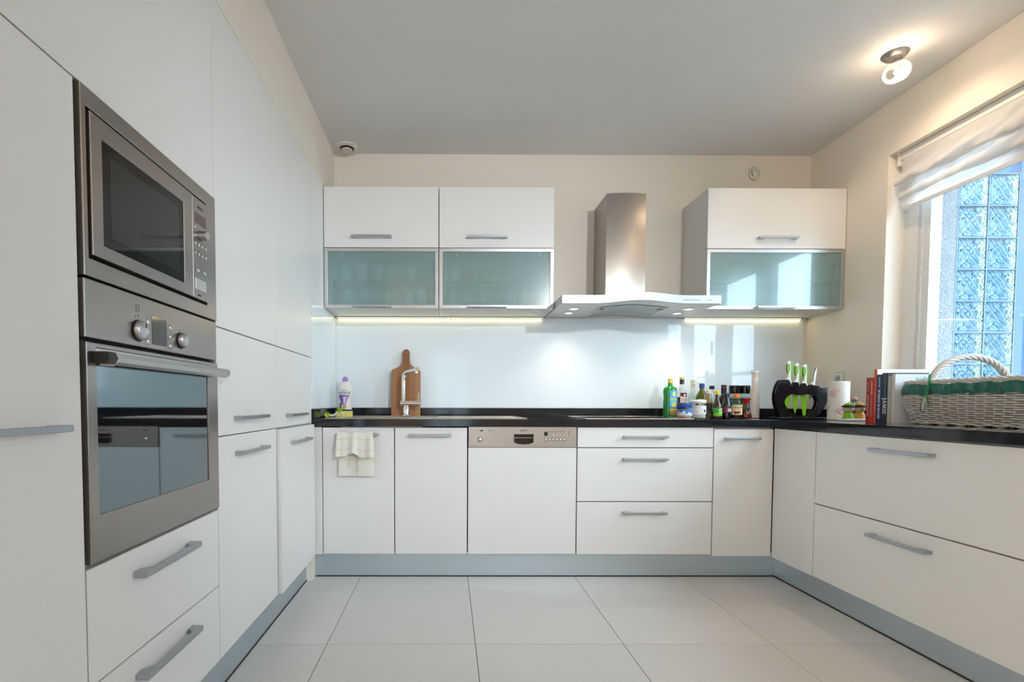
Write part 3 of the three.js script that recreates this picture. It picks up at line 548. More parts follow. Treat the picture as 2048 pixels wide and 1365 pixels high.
// ---------------------------------------------------------------- ceiling lamp, vent, detector, socket
function ceilingLamp(z, label) {
  const x = 2.055, t = thing('ceiling_spotlight', label, 'lamp', [x, YC, z]);
  W('ceiling_plate', lathe([[0, -0.020], [0.030, -0.020], [0.040, -0.017], [0.044, -0.010], [0.050, -0.007], [0.053, -0.001], [0.053, 0], [0, 0]], 40).translate(x, YC, z), std(0.45, 0.43, 0.41, 0.3, 1), t);
  const c = V3(x - 0.012, YC - 0.098, z + 0.030), q = new THREE.Quaternion().setFromUnitVectors(V3(0, 1, 0), V3(0.80, 0.42, -0.30).normalize());
  const shade = lathe([[0.020, -0.052], [0.034, -0.050], [0.040, -0.040], [0.043, -0.015], [0.043, 0.020], [0.038, 0.038], [0.026, 0.050], [0.012, 0.054]], 36).applyQuaternion(q).translate(...c.toArray());
  W('glass_shade', shade, M.lampglass, t);
  const e = (y, s) => V3(s, y, 0).applyQuaternion(q).add(c);
  W('wire', merge([tube([V3(x, YC - 0.02, z), V3(x - 0.005, YC - 0.034, z + 0.004), e(-0.045, -0.030)], 0.0014, 20, 6), tube([V3(x, YC - 0.02, z), V3(x + 0.030, YC - 0.022, z + 0.004), e(0.05, -0.030), e(0.040, -0.012)], 0.0014, 24, 6)]), std(0.12, 0.09, 0.08, 0.4, 1), t);
  W('bulb_holder', lathe([[0, 0.020], [0.010, 0.020], [0.012, 0.030], [0.012, 0.050], [0, 0.050]], 16).applyQuaternion(q).translate(...c.toArray()), M.alu, t);
  W('bulb', new THREE.SphereGeometry(0.013, 16, 12).scale(1, 1.3, 1).applyQuaternion(q).translate(...c.toArray()), new THREE.MeshStandardMaterial({ color: 0xffffff, emissive: new THREE.Color().setRGB(1, 0.84, 0.62), emissiveIntensity: 14 }), t);
  const l = new THREE.PointLight(WARM, LAMP_POWER * 0.14, 0, 2); l.name = 'bulb_glow'; l.position.copy(c); l.castShadow = true; l.shadow.radius = 0.6; scene.add(l);
  const s = new THREE.SpotLight(WARM, LAMP_POWER, 0, 1.45, 0.35, 2); s.name = 'bulb_beam'; s.position.copy(c); s.target.position.set(c.x + 0.12, 0.5, c.z); s.castShadow = true; s.shadow.radius = 0.6; scene.add(s, s.target);
}
ceilingLamp(0.967, 'glass ceiling spotlight on a round metal plate above the window recess');
ceilingLamp(1.90, 'unseen glass ceiling spotlight over the middle of the window worktop');  // out of view, lights the hood chimney and window side
{ // globe lamp out of view, placed to warm the drawers and wall on the right
  const x = -2.2, y = 2.05, z = 5.2, t = thing('unseen_globe_lamp', 'unseen globe lamp in the living room warming the right side of the kitchen', 'lamp', [x, YC, z]);
  W('ceiling_rose', lathe([[0, -0.025], [0.05, -0.025], [0.06, 0], [0, 0]], 32).translate(x, YC, z), M.white, t);
  W('cord', rod(V3(x, YC - 0.025, z), V3(x, y + 0.15, z), 0.004), M.white, t);
  W('globe', new THREE.SphereGeometry(0.15, 32, 20).translate(x, y, z), new THREE.MeshStandardMaterial({ color: 0xffffff, emissive: new THREE.Color().setRGB(1, 0.82, 0.62), emissiveIntensity: 8 }), t);
  const l = new THREE.PointLight(new THREE.Color().setRGB(1, 0.77, 0.54), UNSEEN_GLOBE_POWER, 0, 2); l.name = 'unseen_globe_light'; l.position.set(x, y, z); l.castShadow = true; l.shadow.radius = 7; scene.add(l);
}
{ // added fill spotlight behind the camera, brightens the back wall and left corner
  const x = 1.80, y = YC - 0.15, z = 5.0, t = thing('added_fill_spotlight', 'added fill spotlight behind the camera aimed at the back wall', 'lamp', [x, YC, z]), d = V3(-1.9, -1.15, -5.0).normalize(), p = V3(x, y, z);
  W('ceiling_plate', lathe([[0, -0.025], [0.05, -0.025], [0.06, 0], [0, 0]], 32).translate(x, YC, z), M.white, t);
  W('stem', rod(V3(x, YC - 0.025, z), V3(x, y, z), 0.008), M.white, t);
  const q = new THREE.Quaternion().setFromUnitVectors(V3(0, 1, 0), d);
  W('lamp_can', lathe([[0, -0.08], [0.055, -0.07], [0.075, 0.02], [0.075, 0.07], [0.070, 0.07], [0.066, 0.03], [0, 0.03]], 32).applyQuaternion(q).translate(x, y, z), M.white, t);
  const c = p.clone().addScaledVector(d, 0.045);
  W('bulb', new THREE.SphereGeometry(0.04, 20, 14).applyQuaternion(q).translate(...c.toArray()), new THREE.MeshStandardMaterial({ color: 0xffffff, emissive: new THREE.Color().setRGB(0.95, 0.98, 1), emissiveIntensity: 10 }), t);
  const l = new THREE.SpotLight(new THREE.Color().setRGB(0.93, 0.97, 1.0), FILL_SPOT_POWER, 0, 0.44, 0.75, 2); l.name = 'fill_spot_light'; l.position.copy(p.clone().addScaledVector(d, 0.088)); l.target.position.copy(p.clone().addScaledVector(d, 5)); l.castShadow = true; l.shadow.radius = 3.4; scene.add(l, l.target);
}
{
  const v = thing('ceiling_vent', 'round white ceiling air valve above the corner wall cabinet', 'vent', [-0.636, YC, 0.092]);
  L('ring', lathe([[0.043, 0], [0.044, -0.012], [0.051, -0.014], [0.066, -0.008], [0.070, -0.002], [0.070, 0]], 48), M.plastic, v);
  L('throat', cyl(0.0425, 0.002, 40).translate(0, -0.0012, 0), M.gap, v);
  L('valve_disc', lathe([[0, -0.024], [0.028, -0.023], [0.033, -0.020], [0.033, -0.016], [0, -0.013]], 40), M.plastic, v);
  L('valve_stem', cyl(0.006, 0.012, 12).translate(0, -0.007, 0), M.plastic, v);
  const d = thing('wall_detector', 'small round white detector on the wall under the ceiling', 'detector', [1.985, 2.466, 0]);
  L('housing', lathe([[0, 0.026], [0.022, 0.024], [0.032, 0.018], [0.036, 0.010], [0.036, 0], [0, 0]], 40).rotateX(Math.PI / 2).scale(0.92, 1.2, 1), M.plastic, d);
  L('lens', lathe([[0, 0.005], [0.018, 0.003], [0.025, -0.003], [0, -0.003]], 32).rotateX(Math.PI / 2).translate(-0.002, -0.003, 0.0240), std(0.7, 0.7, 0.64, 0.25), d);
  L('slot', bx(-0.012, 0.006, 0.0235, 0.0265, 0.016, 0.0235), M.gap, d);
  const s = thing('wall_socket', 'white power socket in a pale glass frame beside the window', 'socket', [XW, 1.127, 0.300]);
  L('frame', bx(-0.006, -0.0005, -0.041, 0.041, -0.041, 0.041, 0.001), std(0.62, 0.72, 0.68, 0.06), s);
  const ins = L('insert', bx(-0.012, -0.006, -0.029, 0.029, -0.029, 0.029, 0.002), M.white, s);
  L('recess', lathe([[0, 0], [0.019, 0], [0.020, 0.0012], [0.0185, 0.0012], [0.0180, 0.0004], [0, 0.0004]], 32).rotateZ(Math.PI / 2).translate(-0.0121, 0, 0), std(0.45, 0.45, 0.44, 0.5), ins);
  for (const z of [-0.0095, 0.0095]) L('pin_hole', cyl(0.0028, 0.001, 12).rotateZ(Math.PI / 2).translate(-0.0129, 0, z), M.gap, ins);
  L('earth_pin', cyl(0.0024, 0.010, 12).rotateZ(Math.PI / 2).translate(-0.016, 0.010, 0), M.chrome, ins);
}

// ---------------------------------------------------------------- roman blind
{
  const fabric = std(0.86, 0.83, 0.79, 0.95, 0, { transmission: 0.42, thickness: 0, side: THREE.DoubleSide });
  const t = thing('roman_blind', 'gathered white fabric roman blind pulled up in the window recess', 'blind', [2.42, 2.27, 1.47]);
  W('headrail', bx(2.395, 2.435, 2.262, 2.300, 0.625, 2.72, 0.003), M.white, t);
  W('end_bracket', bx(2.388, 2.440, 2.235, 2.301, 0.612, 0.624, 0.002), M.plastic, t);
  // profile from the rail down: flat sheet, then three hanging folds and a hem; [x, y]
  const prof = [[2.398, 2.262], [2.396, 2.235], [2.393, 2.205], [2.378, 2.180], [2.368, 2.155], [2.372, 2.128], [2.392, 2.125], [2.405, 2.140], [2.400, 2.118], [2.386, 2.098], [2.382, 2.072], [2.392, 2.058], [2.408, 2.066], [2.412, 2.085], [2.410, 2.060], [2.402, 2.040], [2.402, 2.020], [2.404, 2.000]];
  const c = new THREE.CatmullRomCurve3(prof.map(([x, y]) => V3(x, y, 0))), nu = 70, nv = 150, pos = [], idx = [];
  for (let j = 0; j <= nv; j++) for (let i = 0; i <= nu; i++) {
    const u = i / nu, p = c.getPoint(u), v = j / nv, z = 0.640 + (2.705 - 0.640) * v, amt = Math.sin(Math.PI * Math.min(1, u * 1.15)) * (u < 0.97 ? 1 : 0.2);
    const wob = 0.010 * Math.sin(z * 9 + u * 14) + 0.007 * Math.sin(z * 23 + u * 31 + 1) + 0.004 * Math.sin(z * 47 - u * 22) + 0.003 * Math.sin(z * 83 + u * 40);
    pos.push(p.x + amt * wob, p.y + amt * (0.008 * Math.sin(z * 5 + u * 9) + 0.004 * Math.sin(z * 17 - u * 12)), z - 0.02 * Math.sin(Math.PI * u) * (v < 0.02 ? 1 : 0));
  }
  for (let j = 0; j < nv; j++) for (let i = 0; i < nu; i++) { const a = j * (nu + 1) + i, b = a + nu + 1; idx.push(a, a + 1, b, b, a + 1, b + 1); }
  const g = new THREE.BufferGeometry(); g.setAttribute('position', new THREE.Float32BufferAttribute(pos, 3)); g.setIndex(idx); g.computeVertexNormals();
  W('fabric', g, fabric, t);
  W('hem_bar', bx(2.401, 2.407, 1.992, 2.012, 0.645, 2.70, 0.002), std(0.75, 0.80, 0.84, 0.8), t);
  for (const z of [0.735, 0.800]) { const beads = []; for (let y = 1.10; y < 2.0; y += 0.0085) beads.push(new THREE.OctahedronGeometry(0.0026, 1).translate(2.425, y, z)); W('bead_chain', merge(beads), std(0.55, 0.55, 0.54, 0.4), t, { kind: 'stuff' }); }
}
console.log('fixtures done');
// ================================================================ things on the worktop
const Y0 = YW + 0.0004;
function printed(w, h, bg, draw) { return canvasTex(w, h, (c) => { c.fillStyle = bg; c.fillRect(0, 0, w, h); c.textAlign = 'center'; c.textBaseline = 'middle'; draw(c, w, h); }); }
const paper = (tex, rough = 0.45) => new THREE.MeshPhysicalMaterial({ map: tex, roughness: rough });
const wrap = (r, h, y, arc, mat, turn = 0) => { const g = new THREE.CylinderGeometry(r + 0.0006, r + 0.0006, h, 28, 1, true, turn - arc / 2, arc).translate(0, y + h / 2, 0); return [g, mat]; };
const glassOf = (r, g, b, rough = 0.04) => std(r, g, b, rough, 0, { transmission: 1, thickness: 0, ior: 1.4 });
const darkglass = (r, g, b) => std(r, g, b, 0.05, 0, { clearcoat: 0.5, clearcoatRoughness: 0.03 });
// a bottle: body outline [r, y], neck top, cap outline, optional contents and label
function bottle(name, label, x, z, o) {
  const t = thing(name, label, o.cat ?? 'bottle', [x, Y0, z]);
  const fit = (g) => (o.squash ? g.scale(1, 1, o.squash) : g);
  const b = L('glass_body', fit(lathe(o.body, 32)), o.glass, t);
  if (o.fill) L('contents', fit(lathe(o.fill, 28)), o.fillMat, b);
  L('cap', fit(lathe(o.cap, 28)), o.capMat, t, o.capLabel ? { label: o.capLabel } : undefined);
  if (o.collar) L('collar', fit(lathe(o.collar, 28)), o.collarMat, t);
  if (o.print) for (const [g, m] of [].concat([o.print]).map((p) => wrap(...p))) L('paper_label', fit(g), m, t);
  return t;
}
{
  // tall green oil bottle, flat sided, with a picture label
  const oil = printed(128, 256, '#58b7e8', (c) => {
    c.fillStyle = '#f6e96a'; c.beginPath(); c.arc(64, 34, 24, 0, 7); c.fill();
    c.font = 'bold 40px sans-serif'; c.fillStyle = '#e9df3e'; c.fillText('Rapso', 64, 82);
    c.fillStyle = '#e8f2f8'; c.font = '10px sans-serif'; c.fillText('100% reines Rapsöl', 64, 108);
    c.fillStyle = '#f2e23c'; c.save(); c.translate(70, 138); c.rotate(-0.25); c.scale(1, 0.55); c.beginPath(); c.arc(0, 0, 40, 0, 7); c.fill(); c.restore();
    c.fillStyle = '#2c5f33'; c.fillRect(0, 168, 128, 8); c.fillStyle = '#b08a2e'; c.fillRect(0, 176, 128, 66); c.fillStyle = '#d7b95a'; c.fillRect(0, 180, 128, 16);
    c.fillStyle = '#8a8780'; c.beginPath(); c.arc(36, 212, 15, 0, 7); c.fill(); c.fillStyle = '#c43c34'; c.beginPath(); c.moveTo(70, 242); c.lineTo(128, 192); c.lineTo(128, 208); c.lineTo(86, 242); c.fill();
    c.fillStyle = '#1f8a35'; c.fillRect(0, 242, 128, 14);
  });
  bottle('oil_bottle', 'tall green glass oil bottle with yellow cap and sky blue picture label', 1.385, 0.19, {
    body: [[0, 0], [0.038, 0], [0.042, 0.006], [0.0418, 0.095], [0.0395, 0.112], [0.0395, 0.132], [0.0420, 0.148], [0.042, 0.170], [0.035, 0.186], [0.018, 0.193], [0.014, 0.204], [0.013, 0.222], [0, 0.222]], squash: 0.72, glass: std(0.03, 0.42, 0.08, 0.05, 0, { transmission: 0.5, thickness: 0 }),
    fill: [[0, 0.003], [0.036, 0.003], [0.0398, 0.008], [0.0398, 0.080], [0, 0.080]], fillMat: std(0.01, 0.03, 0.015, 0.3),
    cap: [[0.0125, 0.214], [0.0150, 0.215], [0.0150, 0.240], [0.0135, 0.243], [0, 0.243]], capMat: std(0.85, 0.62, 0.10, 0.4), print: [0.0420, 0.158, 0.008, 1.25, paper(oil), 0.30],
  });

  const rum = printed(96, 96, '#efe6dc', (c) => { c.fillStyle = '#6d1422'; c.beginPath(); c.moveTo(0, 0); c.lineTo(96, 0); c.lineTo(96, 30); c.quadraticCurveTo(48, 46, 0, 30); c.fill(); c.fillStyle = '#f4efe8'; c.beginPath(); c.arc(48, 22, 13, 0, 7); c.fill(); c.fillStyle = '#54101c'; c.font = 'italic 26px serif'; c.fillText('Stroh', 48, 64); c.fillRect(26, 82, 44, 3); });
  bottle('spirit_bottle', 'clear spirit bottle with black neck wrap and burgundy topped white label', 1.471, 0.16, {
    body: [[0, 0], [0.026, 0], [0.029, 0.004], [0.029, 0.145], [0.026, 0.165], [0.016, 0.190], [0.0125, 0.205], [0.0125, 0.216], [0, 0.216]], glass: glassOf(0.93, 0.94, 0.93),
    fill: [[0, 0.003], [0.027, 0.004], [0.027, 0.128], [0, 0.128]], fillMat: std(0.10, 0.02, 0.015, 0.2),
    cap: [[0.0120, 0.236], [0.0138, 0.238], [0.0138, 0.250], [0.011, 0.253], [0, 0.253]], capMat: std(0.72, 0.52, 0.20, 0.5), collar: [[0.0128, 0.208], [0.0135, 0.210], [0.0135, 0.237], [0, 0.237]], collarMat: M.black,
    print: [0.029, 0.062, 0.092, 1.9, paper(rum), 0.25],
  });
  const cork = printed(64, 32, '#d9c9a2', (c) => { c.fillStyle = '#3a3320'; c.font = 'bold 13px sans-serif'; c.fillText('1848', 32, 16); });
  bottle('corked_bottle', 'pale clear glass bottle with a cork behind the white lidded jar', 1.540, 0.16, {
    body: [[0, 0], [0.026, 0], [0.029, 0.004], [0.029, 0.120], [0.025, 0.145], [0.016, 0.165], [0.0125, 0.180], [0.012, 0.220], [0.0135, 0.222], [0.0135, 0.226], [0, 0.226]], glass: std(0.80, 0.90, 0.84, 0.06, 0, { transmission: 0.75, thickness: 0 }),
    cap: [[0.010, 0.224], [0.0115, 0.225], [0.0115, 0.236], [0, 0.236]], capMat: std(0.62, 0.40, 0.22, 0.8), print: [0.0126, 0.034, 0.185, 2.4, paper(cork), 0.2],
  });
  const olive = printed(96, 64, '#e6dfc6', (c) => { c.fillStyle = '#6a6a3a'; c.beginPath(); c.arc(30, 24, 12, 0, 7); c.fill(); c.fillRect(10, 50, 76, 3); });
  bottle('olive_oil_bottle', 'olive green glass bottle with a blue cap behind the white lidded jar', 1.560, 0.235, {
    body: [[0, 0], [0.030, 0], [0.033, 0.004], [0.033, 0.115], [0.030, 0.135], [0.018, 0.158], [0.0125, 0.172], [0.0125, 0.190], [0, 0.190]], glass: std(0.14, 0.18, 0.02, 0.05, 0, { transmission: 0.45, thickness: 0 }),
    cap: [[0.0135, 0.184], [0.0148, 0.185], [0.0148, 0.208], [0.013, 0.210], [0, 0.210]], capMat: std(0.012, 0.05, 0.26, 0.35), print: [0.033, 0.060, 0.055, 2.4, paper(olive), 0.2],
  });
  const bbq = printed(96, 128, '#2f3742', (c) => { c.fillStyle = '#b02033'; c.fillRect(78, 20, 18, 62); c.fillStyle = '#b7a05a'; c.fillRect(12, 78, 54, 3); c.fillStyle = '#8d7a33'; c.beginPath(); c.arc(40, 108, 18, 0, 7); c.fill(); c.fillStyle = '#e6e0d0'; c.fillRect(40, 104, 46, 4); });
  bottle('sauce_bottle', 'small amber sauce bottle with pink white cap and dark label', 1.562, 0.315, {
    body: [[0, 0], [0.020, 0], [0.0225, 0.004], [0.0225, 0.090], [0.019, 0.115], [0.0135, 0.135], [0.0125, 0.150], [0, 0.150]], glass: std(0.34, 0.21, 0.07, 0.08, 0, { clearcoat: 0.6, clearcoatRoughness: 0.05 }),
    cap: [[0.013, 0.146], [0.0148, 0.147], [0.0148, 0.165], [0.0125, 0.169], [0, 0.169]], capMat: std(0.72, 0.60, 0.56, 0.45), print: [0.0226, 0.082, 0.008, 2.6, paper(bbq), 0.1],
  });
  bottle('clear_sauce_bottle', 'clear long necked bottle with black cap behind the yellow capped bottle', 1.655, 0.17, {
    body: [[0, 0], [0.024, 0], [0.027, 0.004], [0.026, 0.080], [0.020, 0.120], [0.0135, 0.155], [0.012, 0.180], [0, 0.180]], glass: glassOf(0.84, 0.92, 0.90),
    cap: [[0.013, 0.177], [0.0150, 0.178], [0.0150, 0.197], [0.013, 0.199], [0, 0.199]], capMat: M.black,
  });
  const knorr = printed(128, 110, '#3f9a2e', (c) => { c.fillStyle = '#74c22f'; c.fillRect(0, 70, 128, 40); c.fillStyle = '#e8f2d0'; c.beginPath(); c.ellipse(78, 26, 26, 13, -0.2, 0, 7); c.fill(); c.fillStyle = '#2c7a2a'; c.font = 'bold 14px sans-serif'; c.fillText('Knorr', 78, 26); c.fillStyle = '#d9e8a0'; c.fillRect(58, 50, 62, 28); c.fillStyle = '#8a4a22'; c.font = 'italic bold 22px serif'; c.fillText('Delikat', 88, 64); });
  bottle('seasoning_bottle', 'small brown seasoning bottle with yellow cap and green label', 1.566, 0.405, {
    body: [[0, 0], [0.026, 0], [0.0285, 0.004], [0.0275, 0.030], [0.0275, 0.062], [0.025, 0.080], [0.015, 0.100], [0.0105, 0.118], [0.010, 0.142], [0, 0.142]], glass: darkglass(0.035, 0.016, 0.006),
    cap: [[0.0105, 0.139], [0.0120, 0.140], [0.0120, 0.160], [0.011, 0.163], [0, 0.163]], capMat: std(0.86, 0.66, 0.03, 0.4), print: [0.0277, 0.048, 0.016, 2.5, paper(knorr), 0.05],
  });
  bottle('dark_vinegar_bottle', 'dark vinegar bottle with tall black capsule at the back', 1.714, 0.20, {
    body: [[0, 0], [0.026, 0], [0.029, 0.004], [0.029, 0.105], [0.026, 0.125], [0.017, 0.140], [0.0145, 0.150], [0, 0.150]], glass: darkglass(0.014, 0.012, 0.008),
    cap: [[0.0150, 0.146], [0.0156, 0.150], [0.0158, 0.200], [0.014, 0.203], [0, 0.203]], capMat: M.black, collar: [[0.0160, 0.186], [0.0161, 0.187], [0.0161, 0.189], [0.0160, 0.190]], collarMat: std(0.3, 0.02, 0.03, 0.4),
  });
  const mag = printed(128, 96, '#4c4046', (c) => { c.fillStyle = '#c9327e'; c.fillRect(0, 34, 128, 46); c.fillStyle = '#8d1c33'; c.beginPath(); c.arc(22, 54, 18, 0, 7); c.fill(); c.fillStyle = '#e6efe6'; c.fillRect(54, 36, 40, 40); c.fillStyle = '#5aa36a'; c.fillRect(66, 44, 16, 20); });
  bottle('syrup_bottle', 'small black bottle with navy cap and magenta label', 1.628, 0.395, {
    body: [[0, 0], [0.022, 0], [0.025, 0.004], [0.025, 0.066], [0.022, 0.084], [0.014, 0.108], [0.0115, 0.122], [0.0115, 0.128], [0, 0.128]], glass: darkglass(0.010, 0.006, 0.007),
    cap: [[0.0130, 0.124], [0.0148, 0.126], [0.0148, 0.146], [0.013, 0.148], [0, 0.148]], capMat: std(0.02, 0.03, 0.06, 0.35), print: [0.0251, 0.038, 0.034, 2.5, paper(mag), 0.05],
  });
  const grinder = (label, x, z, col, dot) => {
    const tex = printed(96, 96, col, (c) => { c.fillStyle = dot; c.fillRect(8, 8, 80, 10); c.fillRect(8, 26, 50, 5); c.beginPath(); c.arc(70, 60, 14, 0, 7); c.fill(); });
    bottle('spice_grinder', label, x, z, {
      cat: 'spice grinder', body: [[0, 0], [0.027, 0], [0.029, 0.004], [0.029, 0.135], [0.027, 0.150], [0, 0.150]], glass: glassOf(0.75, 0.86, 0.84), fill: [[0, 0.004], [0.026, 0.004], [0.026, 0.11], [0, 0.11]], fillMat: std(0.22, 0.17, 0.09, 0.8),
      cap: [[0.028, 0.150], [0.0305, 0.152], [0.0315, 0.196], [0.029, 0.200], [0, 0.200]], capMat: std(0.006, 0.006, 0.007, 0.12), print: [0.029, 0.105, 0.020, 3.4, paper(tex), 0],
    });
  };
  grinder('black topped spice grinder with teal label behind the orange capped bottle', 1.786, 0.19, '#5e8f92', '#2c5a60');
  grinder('black topped spice grinder with olive label behind the red capped bottle', 1.856, 0.18, '#7d8455', '#4c532e');
  const ter = printed(160, 128, '#e3cf9e', (c) => { c.fillStyle = '#3a241a'; c.font = 'bold 26px sans-serif'; c.fillText('TERIYAKI', 80, 34); c.font = 'bold 14px sans-serif'; c.fillText('SAUCE', 80, 56); c.fillStyle = '#7a2c1c'; for (let k = 0; k < 7; k++) { c.beginPath(); c.arc(36 + (k % 4) * 16, 92 + (k > 3 ? 14 : 0), 11, 0, 7); c.fill(); } c.fillStyle = '#efe8d0'; c.beginPath(); c.arc(118, 94, 16, 0, 7); c.fill(); c.fillStyle = '#3c7a3a'; c.fillRect(90, 104, 16, 8); });
  bottle('teriyaki_bottle', 'squat clear sauce bottle with orange cap and cream label', 1.683, 0.395, {
    body: [[0, 0], [0.029, 0], [0.032, 0.004], [0.032, 0.082], [0.028, 0.098], [0.018, 0.114], [0.015, 0.122], [0, 0.122]], glass: glassOf(0.80, 0.84, 0.80), fill: [[0, 0.003], [0.0295, 0.003], [0.0302, 0.080], [0, 0.082]], fillMat: std(0.012, 0.006, 0.004, 0.15),
    cap: [[0.0140, 0.118], [0.0155, 0.119], [0.0155, 0.142], [0.014, 0.144], [0, 0.144]], capMat: std(0.82, 0.20, 0.015, 0.4), print: [0.032, 0.058, 0.022, 2.6, paper(ter), 0.05],
  });
  const soy = printed(96, 96, '#141416', (c) => { c.fillStyle = '#d8d4c8'; c.fillRect(70, 4, 10, 88); c.strokeStyle = '#c8b890'; c.lineWidth = 3; c.beginPath(); c.arc(24, 44, 9, 0, 7); c.stroke(); });
  bottle('soy_sauce_bottle', 'small flared soy sauce dispenser with red pouring cap', 1.747, 0.385, {
    body: [[0, 0], [0.029, 0], [0.031, 0.006], [0.028, 0.030], [0.022, 0.060], [0.018, 0.080], [0.0155, 0.090], [0, 0.090]], glass: glassOf(0.85, 0.80, 0.78), fill: [[0, 0.003], [0.0275, 0.003], [0.029, 0.008], [0.026, 0.030], [0.0205, 0.058], [0, 0.060]], fillMat: std(0.20, 0.008, 0.006, 0.15),
    cap: [[0.0150, 0.088], [0.0165, 0.090], [0.0175, 0.104], [0.0255, 0.114], [0.0260, 0.117], [0, 0.117]], capMat: std(0.45, 0.012, 0.02, 0.35), print: [0.0242, 0.034, 0.026, 1.6, paper(soy), 0],
  });
  const mill = thing('pepper_mill', 'tall slender off-white pepper mill beside the bottles', 'pepper mill', [1.854, Y0, 0.29]);
  const creamy = std(0.74, 0.68, 0.62, 0.35);
  L('body', lathe([[0, 0], [0.024, 0], [0.026, 0.004], [0.026, 0.080], [0.0235, 0.130], [0.0195, 0.175], [0.0185, 0.215], [0.0190, 0.246], [0, 0.246]], 36), creamy, mill);
  L('head', lathe([[0.0187, 0.2466], [0.0190, 0.268], [0.0215, 0.271], [0.0225, 0.276], [0.0215, 0.282], [0.017, 0.284], [0, 0.284]], 36), creamy, mill);
  const salt = printed(256, 96, '#3b7fc4', (c) => { c.fillStyle = '#dfe6ee'; c.beginPath(); c.moveTo(0, 70); c.lineTo(30, 28); c.lineTo(52, 52); c.lineTo(84, 18); c.lineTo(122, 60); c.lineTo(150, 34); c.lineTo(186, 64); c.lineTo(220, 30); c.lineTo(256, 58); c.lineTo(256, 80); c.lineTo(0, 80); c.fill(); c.fillStyle = '#5a6672'; c.beginPath(); c.moveTo(20, 60); c.lineTo(34, 40); c.lineTo(48, 62); c.fill(); c.beginPath(); c.moveTo(96, 60); c.lineTo(112, 48); c.lineTo(132, 66); c.fill(); c.fillStyle = '#cfa98f'; c.fillRect(0, 78, 256, 18); });
  bottle('salt_jar', 'wide pink salt jar with blue lid and mountain label', 1.366, 0.425, {
    cat: 'jar', body: [[0, 0], [0.040, 0], [0.0425, 0.004], [0.0425, 0.058], [0.039, 0.064], [0, 0.064]], glass: glassOf(0.95, 0.88, 0.86), fill: [[0, 0.003], [0.040, 0.004], [0.040, 0.052], [0, 0.052]], fillMat: std(0.72, 0.50, 0.44, 0.8),
    cap: [[0.038, 0.064], [0.0415, 0.065], [0.0415, 0.087], [0.039, 0.090], [0, 0.090]], capMat: std(0.012, 0.06, 0.36, 0.35), print: [0.0426, 0.040, 0.014, 2.7, paper(salt), 0],
  });
  const olej = printed(192, 128, '#efedec', (c) => { c.fillStyle = '#6b6b70'; c.font = '14px sans-serif'; c.fillText('kokosowy', 54, 24); c.fillStyle = '#a9c4c9'; c.font = '34px sans-serif'; c.fillText('OLEJ', 60, 54); c.fillStyle = '#7d3a2c'; c.beginPath(); c.moveTo(112, 96); c.lineTo(112, 48); c.lineTo(150, 84); c.lineTo(140, 96); c.fill(); c.fillStyle = '#777'; for (let k = 0; k < 6; k++) c.fillRect(168, 14 + k * 18, 10, 5); c.fillRect(14, 84, 60, 3); c.fillRect(14, 94, 44, 3); });
  bottle('coconut_oil_jar', 'white lidded glass jar of coconut oil with pale label', 1.4535, 0.41, {
    cat: 'jar', body: [[0, 0], [0.038, 0], [0.0425, 0.006], [0.0425, 0.078], [0.038, 0.092], [0.036, 0.097], [0, 0.097]], glass: glassOf(0.95, 0.96, 0.95), fill: [[0, 0.003], [0.040, 0.005], [0.040, 0.074], [0, 0.076]], fillMat: std(0.80, 0.80, 0.76, 0.5),
    cap: [[0.0385, 0.088], [0.0430, 0.089], [0.0440, 0.100], [0.042, 0.107], [0, 0.1095]], capMat: std(0.80, 0.80, 0.79, 0.4), print: [0.0426, 0.048, 0.026, 2.7, paper(olej), 0.1],
  });
}
console.log('bottles done');

